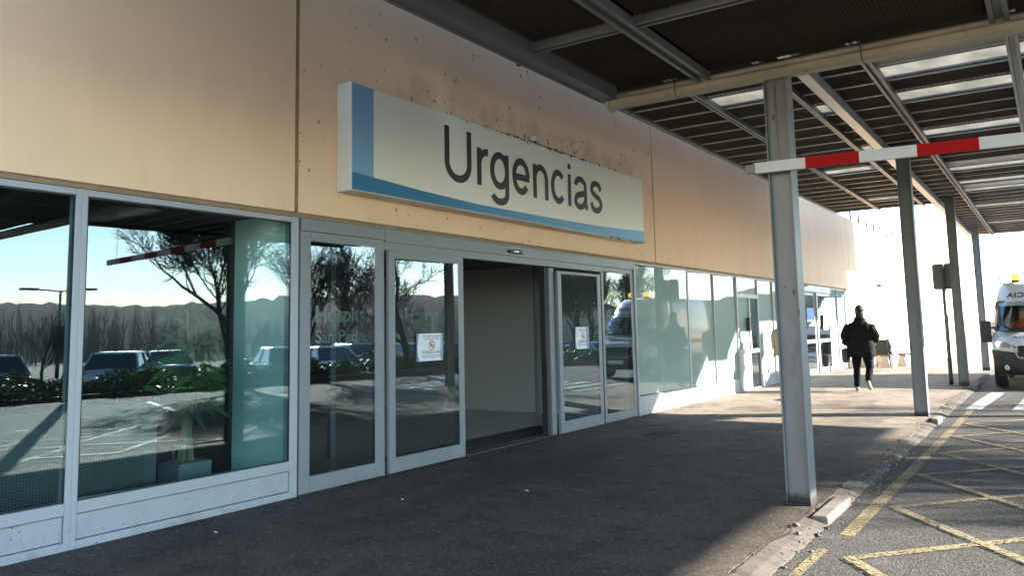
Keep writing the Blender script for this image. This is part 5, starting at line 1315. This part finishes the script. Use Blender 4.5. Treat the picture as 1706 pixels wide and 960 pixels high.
man = dict(pelvis=(0, 0, .97), waist=(0, .01, 1.16), chest=(0, .03, 1.38), neck0=(0.005, .05, 1.53), neck1=(0.01, .07, 1.60), head0=(.012, .085, 1.66), head1=(.015, .09, 1.735), head2=(.015, .08, 1.80),
    sl=(-.20, .03, 1.46), el=(-.315, -.06, 1.20), wl=(-.29, .12, 1.00), hl=(-.28, .19, .95), sr=(.20, .03, 1.46), er=(.315, -.03, 1.20), wr=(.27, .22, 1.06), hr=(.25, .30, 1.03),
    hipl=(-.095, .0, .90), kl=(-.115, .08, .50), al=(-.125, .02, .10), fl=(-.135, .18, .045), hipr=(.095, 0, .90), kr=(.155, .0, .50), ar=(.135, -.28, .24), fr=(.165, -.20, .07))
figure((-3.57, 18.9, -0.002), R(4), man, 'man in black jacket and jeans walking away along the pavement', dict(skin=M['skin'], legs=M['jeans'], coat=M['jacket'], hair=M['hair'], shoe=M['shoe']), coat_len=0.74, bulk=1.2)
BG = empty('shoulder_bag', (-3.92, 18.83, 0.66), 'black shoulder bag hanging at the walking man\'s left hip', 'bag')
m = MB(); m.box(-3.95, -3.82, 18.74, 19.0, 0.62, 0.93); m.build('pouch', M['bin_dark'], BG, bevel=0.045)
m = MB(); m.tube([(-3.93, 18.74, .96), (-3.90, 18.78, 1.2), (-3.80, 18.84, 1.5), (-3.72, 18.94, 1.55)], 0.012, 6); m.build('strap', M['bin_dark'], BG)
stand = dict(man); stand.update(kl=(-.10, .03, .50), al=(-.10, -.01, .09), fl=(-.11, .15, .045), kr=(.10, .03, .50), ar=(.10, -.02, .09), fr=(.11, .14, .045), el=(-.27, -.02, 1.20), wl=(-.26, .06, .97), hl=(-.26, .10, .90), er=(.27, -.02, 1.20), wr=(.26, .06, .97), hr=(.26, .10, .90))
figure((-5.04, 18.5, 0), R(185), {k: (v[0], v[1], v[2] * 0.94) for k, v in stand.items()}, 'person in a beige coat mostly hidden behind the nearest post', dict(skin=M['skin'], legs=M['wood'], coat=M['tan_coat'], hair=M['hair_brown'], shoe=M['shoe_dark']), 'short', coat_len=0.80, bulk=1.12)
figure((-4.53, 54.0, gz(0, 54)), R(200), {k: (v[0], v[1], v[2] * 0.95) for k, v in stand.items()}, 'distant woman in white walking beside the far sunlit wall', dict(skin=M['skin'], legs=M['white_coat'], coat=M['white_coat'], hair=M['hair_brown'], shoe=M['white_coat']), 'long', coat_len=0.75)

# ------------------------------------------------------------------ bench and wheelchair by the far wall
def bench(x, y, label):
    e = empty('concrete_bench', (x, y, gz(0, y)), label, 'bench', 'concrete benches by the far wall'); z = gz(0, y)
    MB().box(x - 0.95, x + 0.35, y - 0.24, y + 0.24, z + 0.42, z + 0.48).build('seat', M['wood'], e, bevel=0.01)
    for dx in (-0.72, 0.05):
        MB().hexa([(x + dx - .16, y - .22, z), (x + dx + .16, y - .22, z), (x + dx + .16, y + .22, z), (x + dx - .16, y + .22, z), (x + dx - .08, y - .2, z + .42), (x + dx + .08, y - .2, z + .42), (x + dx + .08, y + .2, z + .42), (x + dx - .08, y + .2, z + .42)]).build('leg', M['bench'], e, bevel=0.01)
bench(-4.8, 32.6, 'concrete bench standing right of the parked wheelchair')
bench(-5.1, 31.0, 'concrete bench standing behind the parked wheelchair')
WC = empty('wheelchair', (-5.0, 30.0, gz(0, 30)), 'empty wheelchair with dark backrest parked by the far wall', 'wheelchair'); z = gz(0, 30); x, y = -5.0, 30.0
MB().box(x - 0.22, x + 0.22, y - 0.22, y + 0.2, z + 0.48, z + 0.53).build('seat', M['brown_seat'], WC, bevel=0.01)
MB().box(x - 0.24, x + 0.24, y - 0.27, y - 0.23, z + 0.53, z + 0.98).build('backrest', M['brown_seat'], WC, bevel=0.01)
for s in (-1, 1):
    wh = MB().lathe([(0.27, -0.012), (0.30, -0.016), (0.30, 0.016), (0.27, 0.012)], (x + s * 0.29, y - 0.1, z + 0.30), 28, 'x').build('wheel', M['tyre'], WC)
    m = MB()
    for k in range(8):
        a = k * math.pi / 4; m.tube([(x + s * 0.29, y - 0.1, z + 0.30), (x + s * 0.29, y - 0.1 + 0.28 * math.cos(a), z + 0.30 + 0.28 * math.sin(a))], 0.004, 4)
    m.build('spokes', M['chrome'], wh)
    MB().lathe([(0.03, -0.015), (0.07, -0.015), (0.07, 0.015), (0.03, 0.015)], (x + s * 0.22, y + 0.33, z + 0.07), 14, 'x').build('caster', M['tyre'], WC)
    MB().tube([(x + s * 0.24, y - 0.25, z + 0.30), (x + s * 0.24, y - 0.25, z + 0.98), (x + s * 0.24, y - 0.38, z + 1.0)], 0.012, 6).build('handle', M['chrome'], WC)
    MB().tube([(x + s * 0.24, y - 0.25, z + 0.70), (x + s * 0.24, y + 0.15, z + 0.70), (x + s * 0.23, y + 0.2, z + 0.50), (x + s * 0.2, y + 0.36, z + 0.12)], 0.012, 6).build('armrest', M['chrome'], WC)
HBg = empty('hanging_bag', (-4.72, 29.75, z + 0.55), 'black plastic bag hanging from the wheelchair handle', 'bag')
skin_mesh('sack', [(0, 0, -0.08), (0.02, 0, 0.12), (0.0, 0, 0.36), (-0.02, 0, 0.46)], [(0, 1), (1, 2), (2, 3)], [(.09, .07), (.16, .10), (.12, .08), (.03, .03)], M['bin_dark'], HBg, 2, 0.05)

# ------------------------------------------------------------------ driver
drv = dict(stand)
dr = {k: (v[0], v[1], v[2] - 0.45) for k, v in stand.items()}
dr.update(kl=(-.14, .42, .50), hipl=(-.095, .05, .47), al=(-.14, .50, .12), fl=(-.14, .66, .08), kr=(.14, .42, .50), hipr=(.095, .05, .47), ar=(.14, .50, .12), fr=(.14, .66, .08), el=(-.28, .12, .82), wl=(-.20, .36, .86), hl=(-.18, .43, .90), er=(.28, .12, .82), wr=(.20, .36, .86), hr=(.18, .43, .90))
print('objects', len(bpy.data.objects))
# the cab is hollow in front: driver sits behind the windscreen
figure((-0.64, 22.75, RZ + 0.44), R(180), dr, 'ambulance driver in orange uniform sitting behind the windscreen', dict(skin=M['skin'], legs=M['jeans'], coat=M['orange'], hair=M['hair'], shoe=M['shoe_dark']), 'short', coat_len=0.50, seated=True)
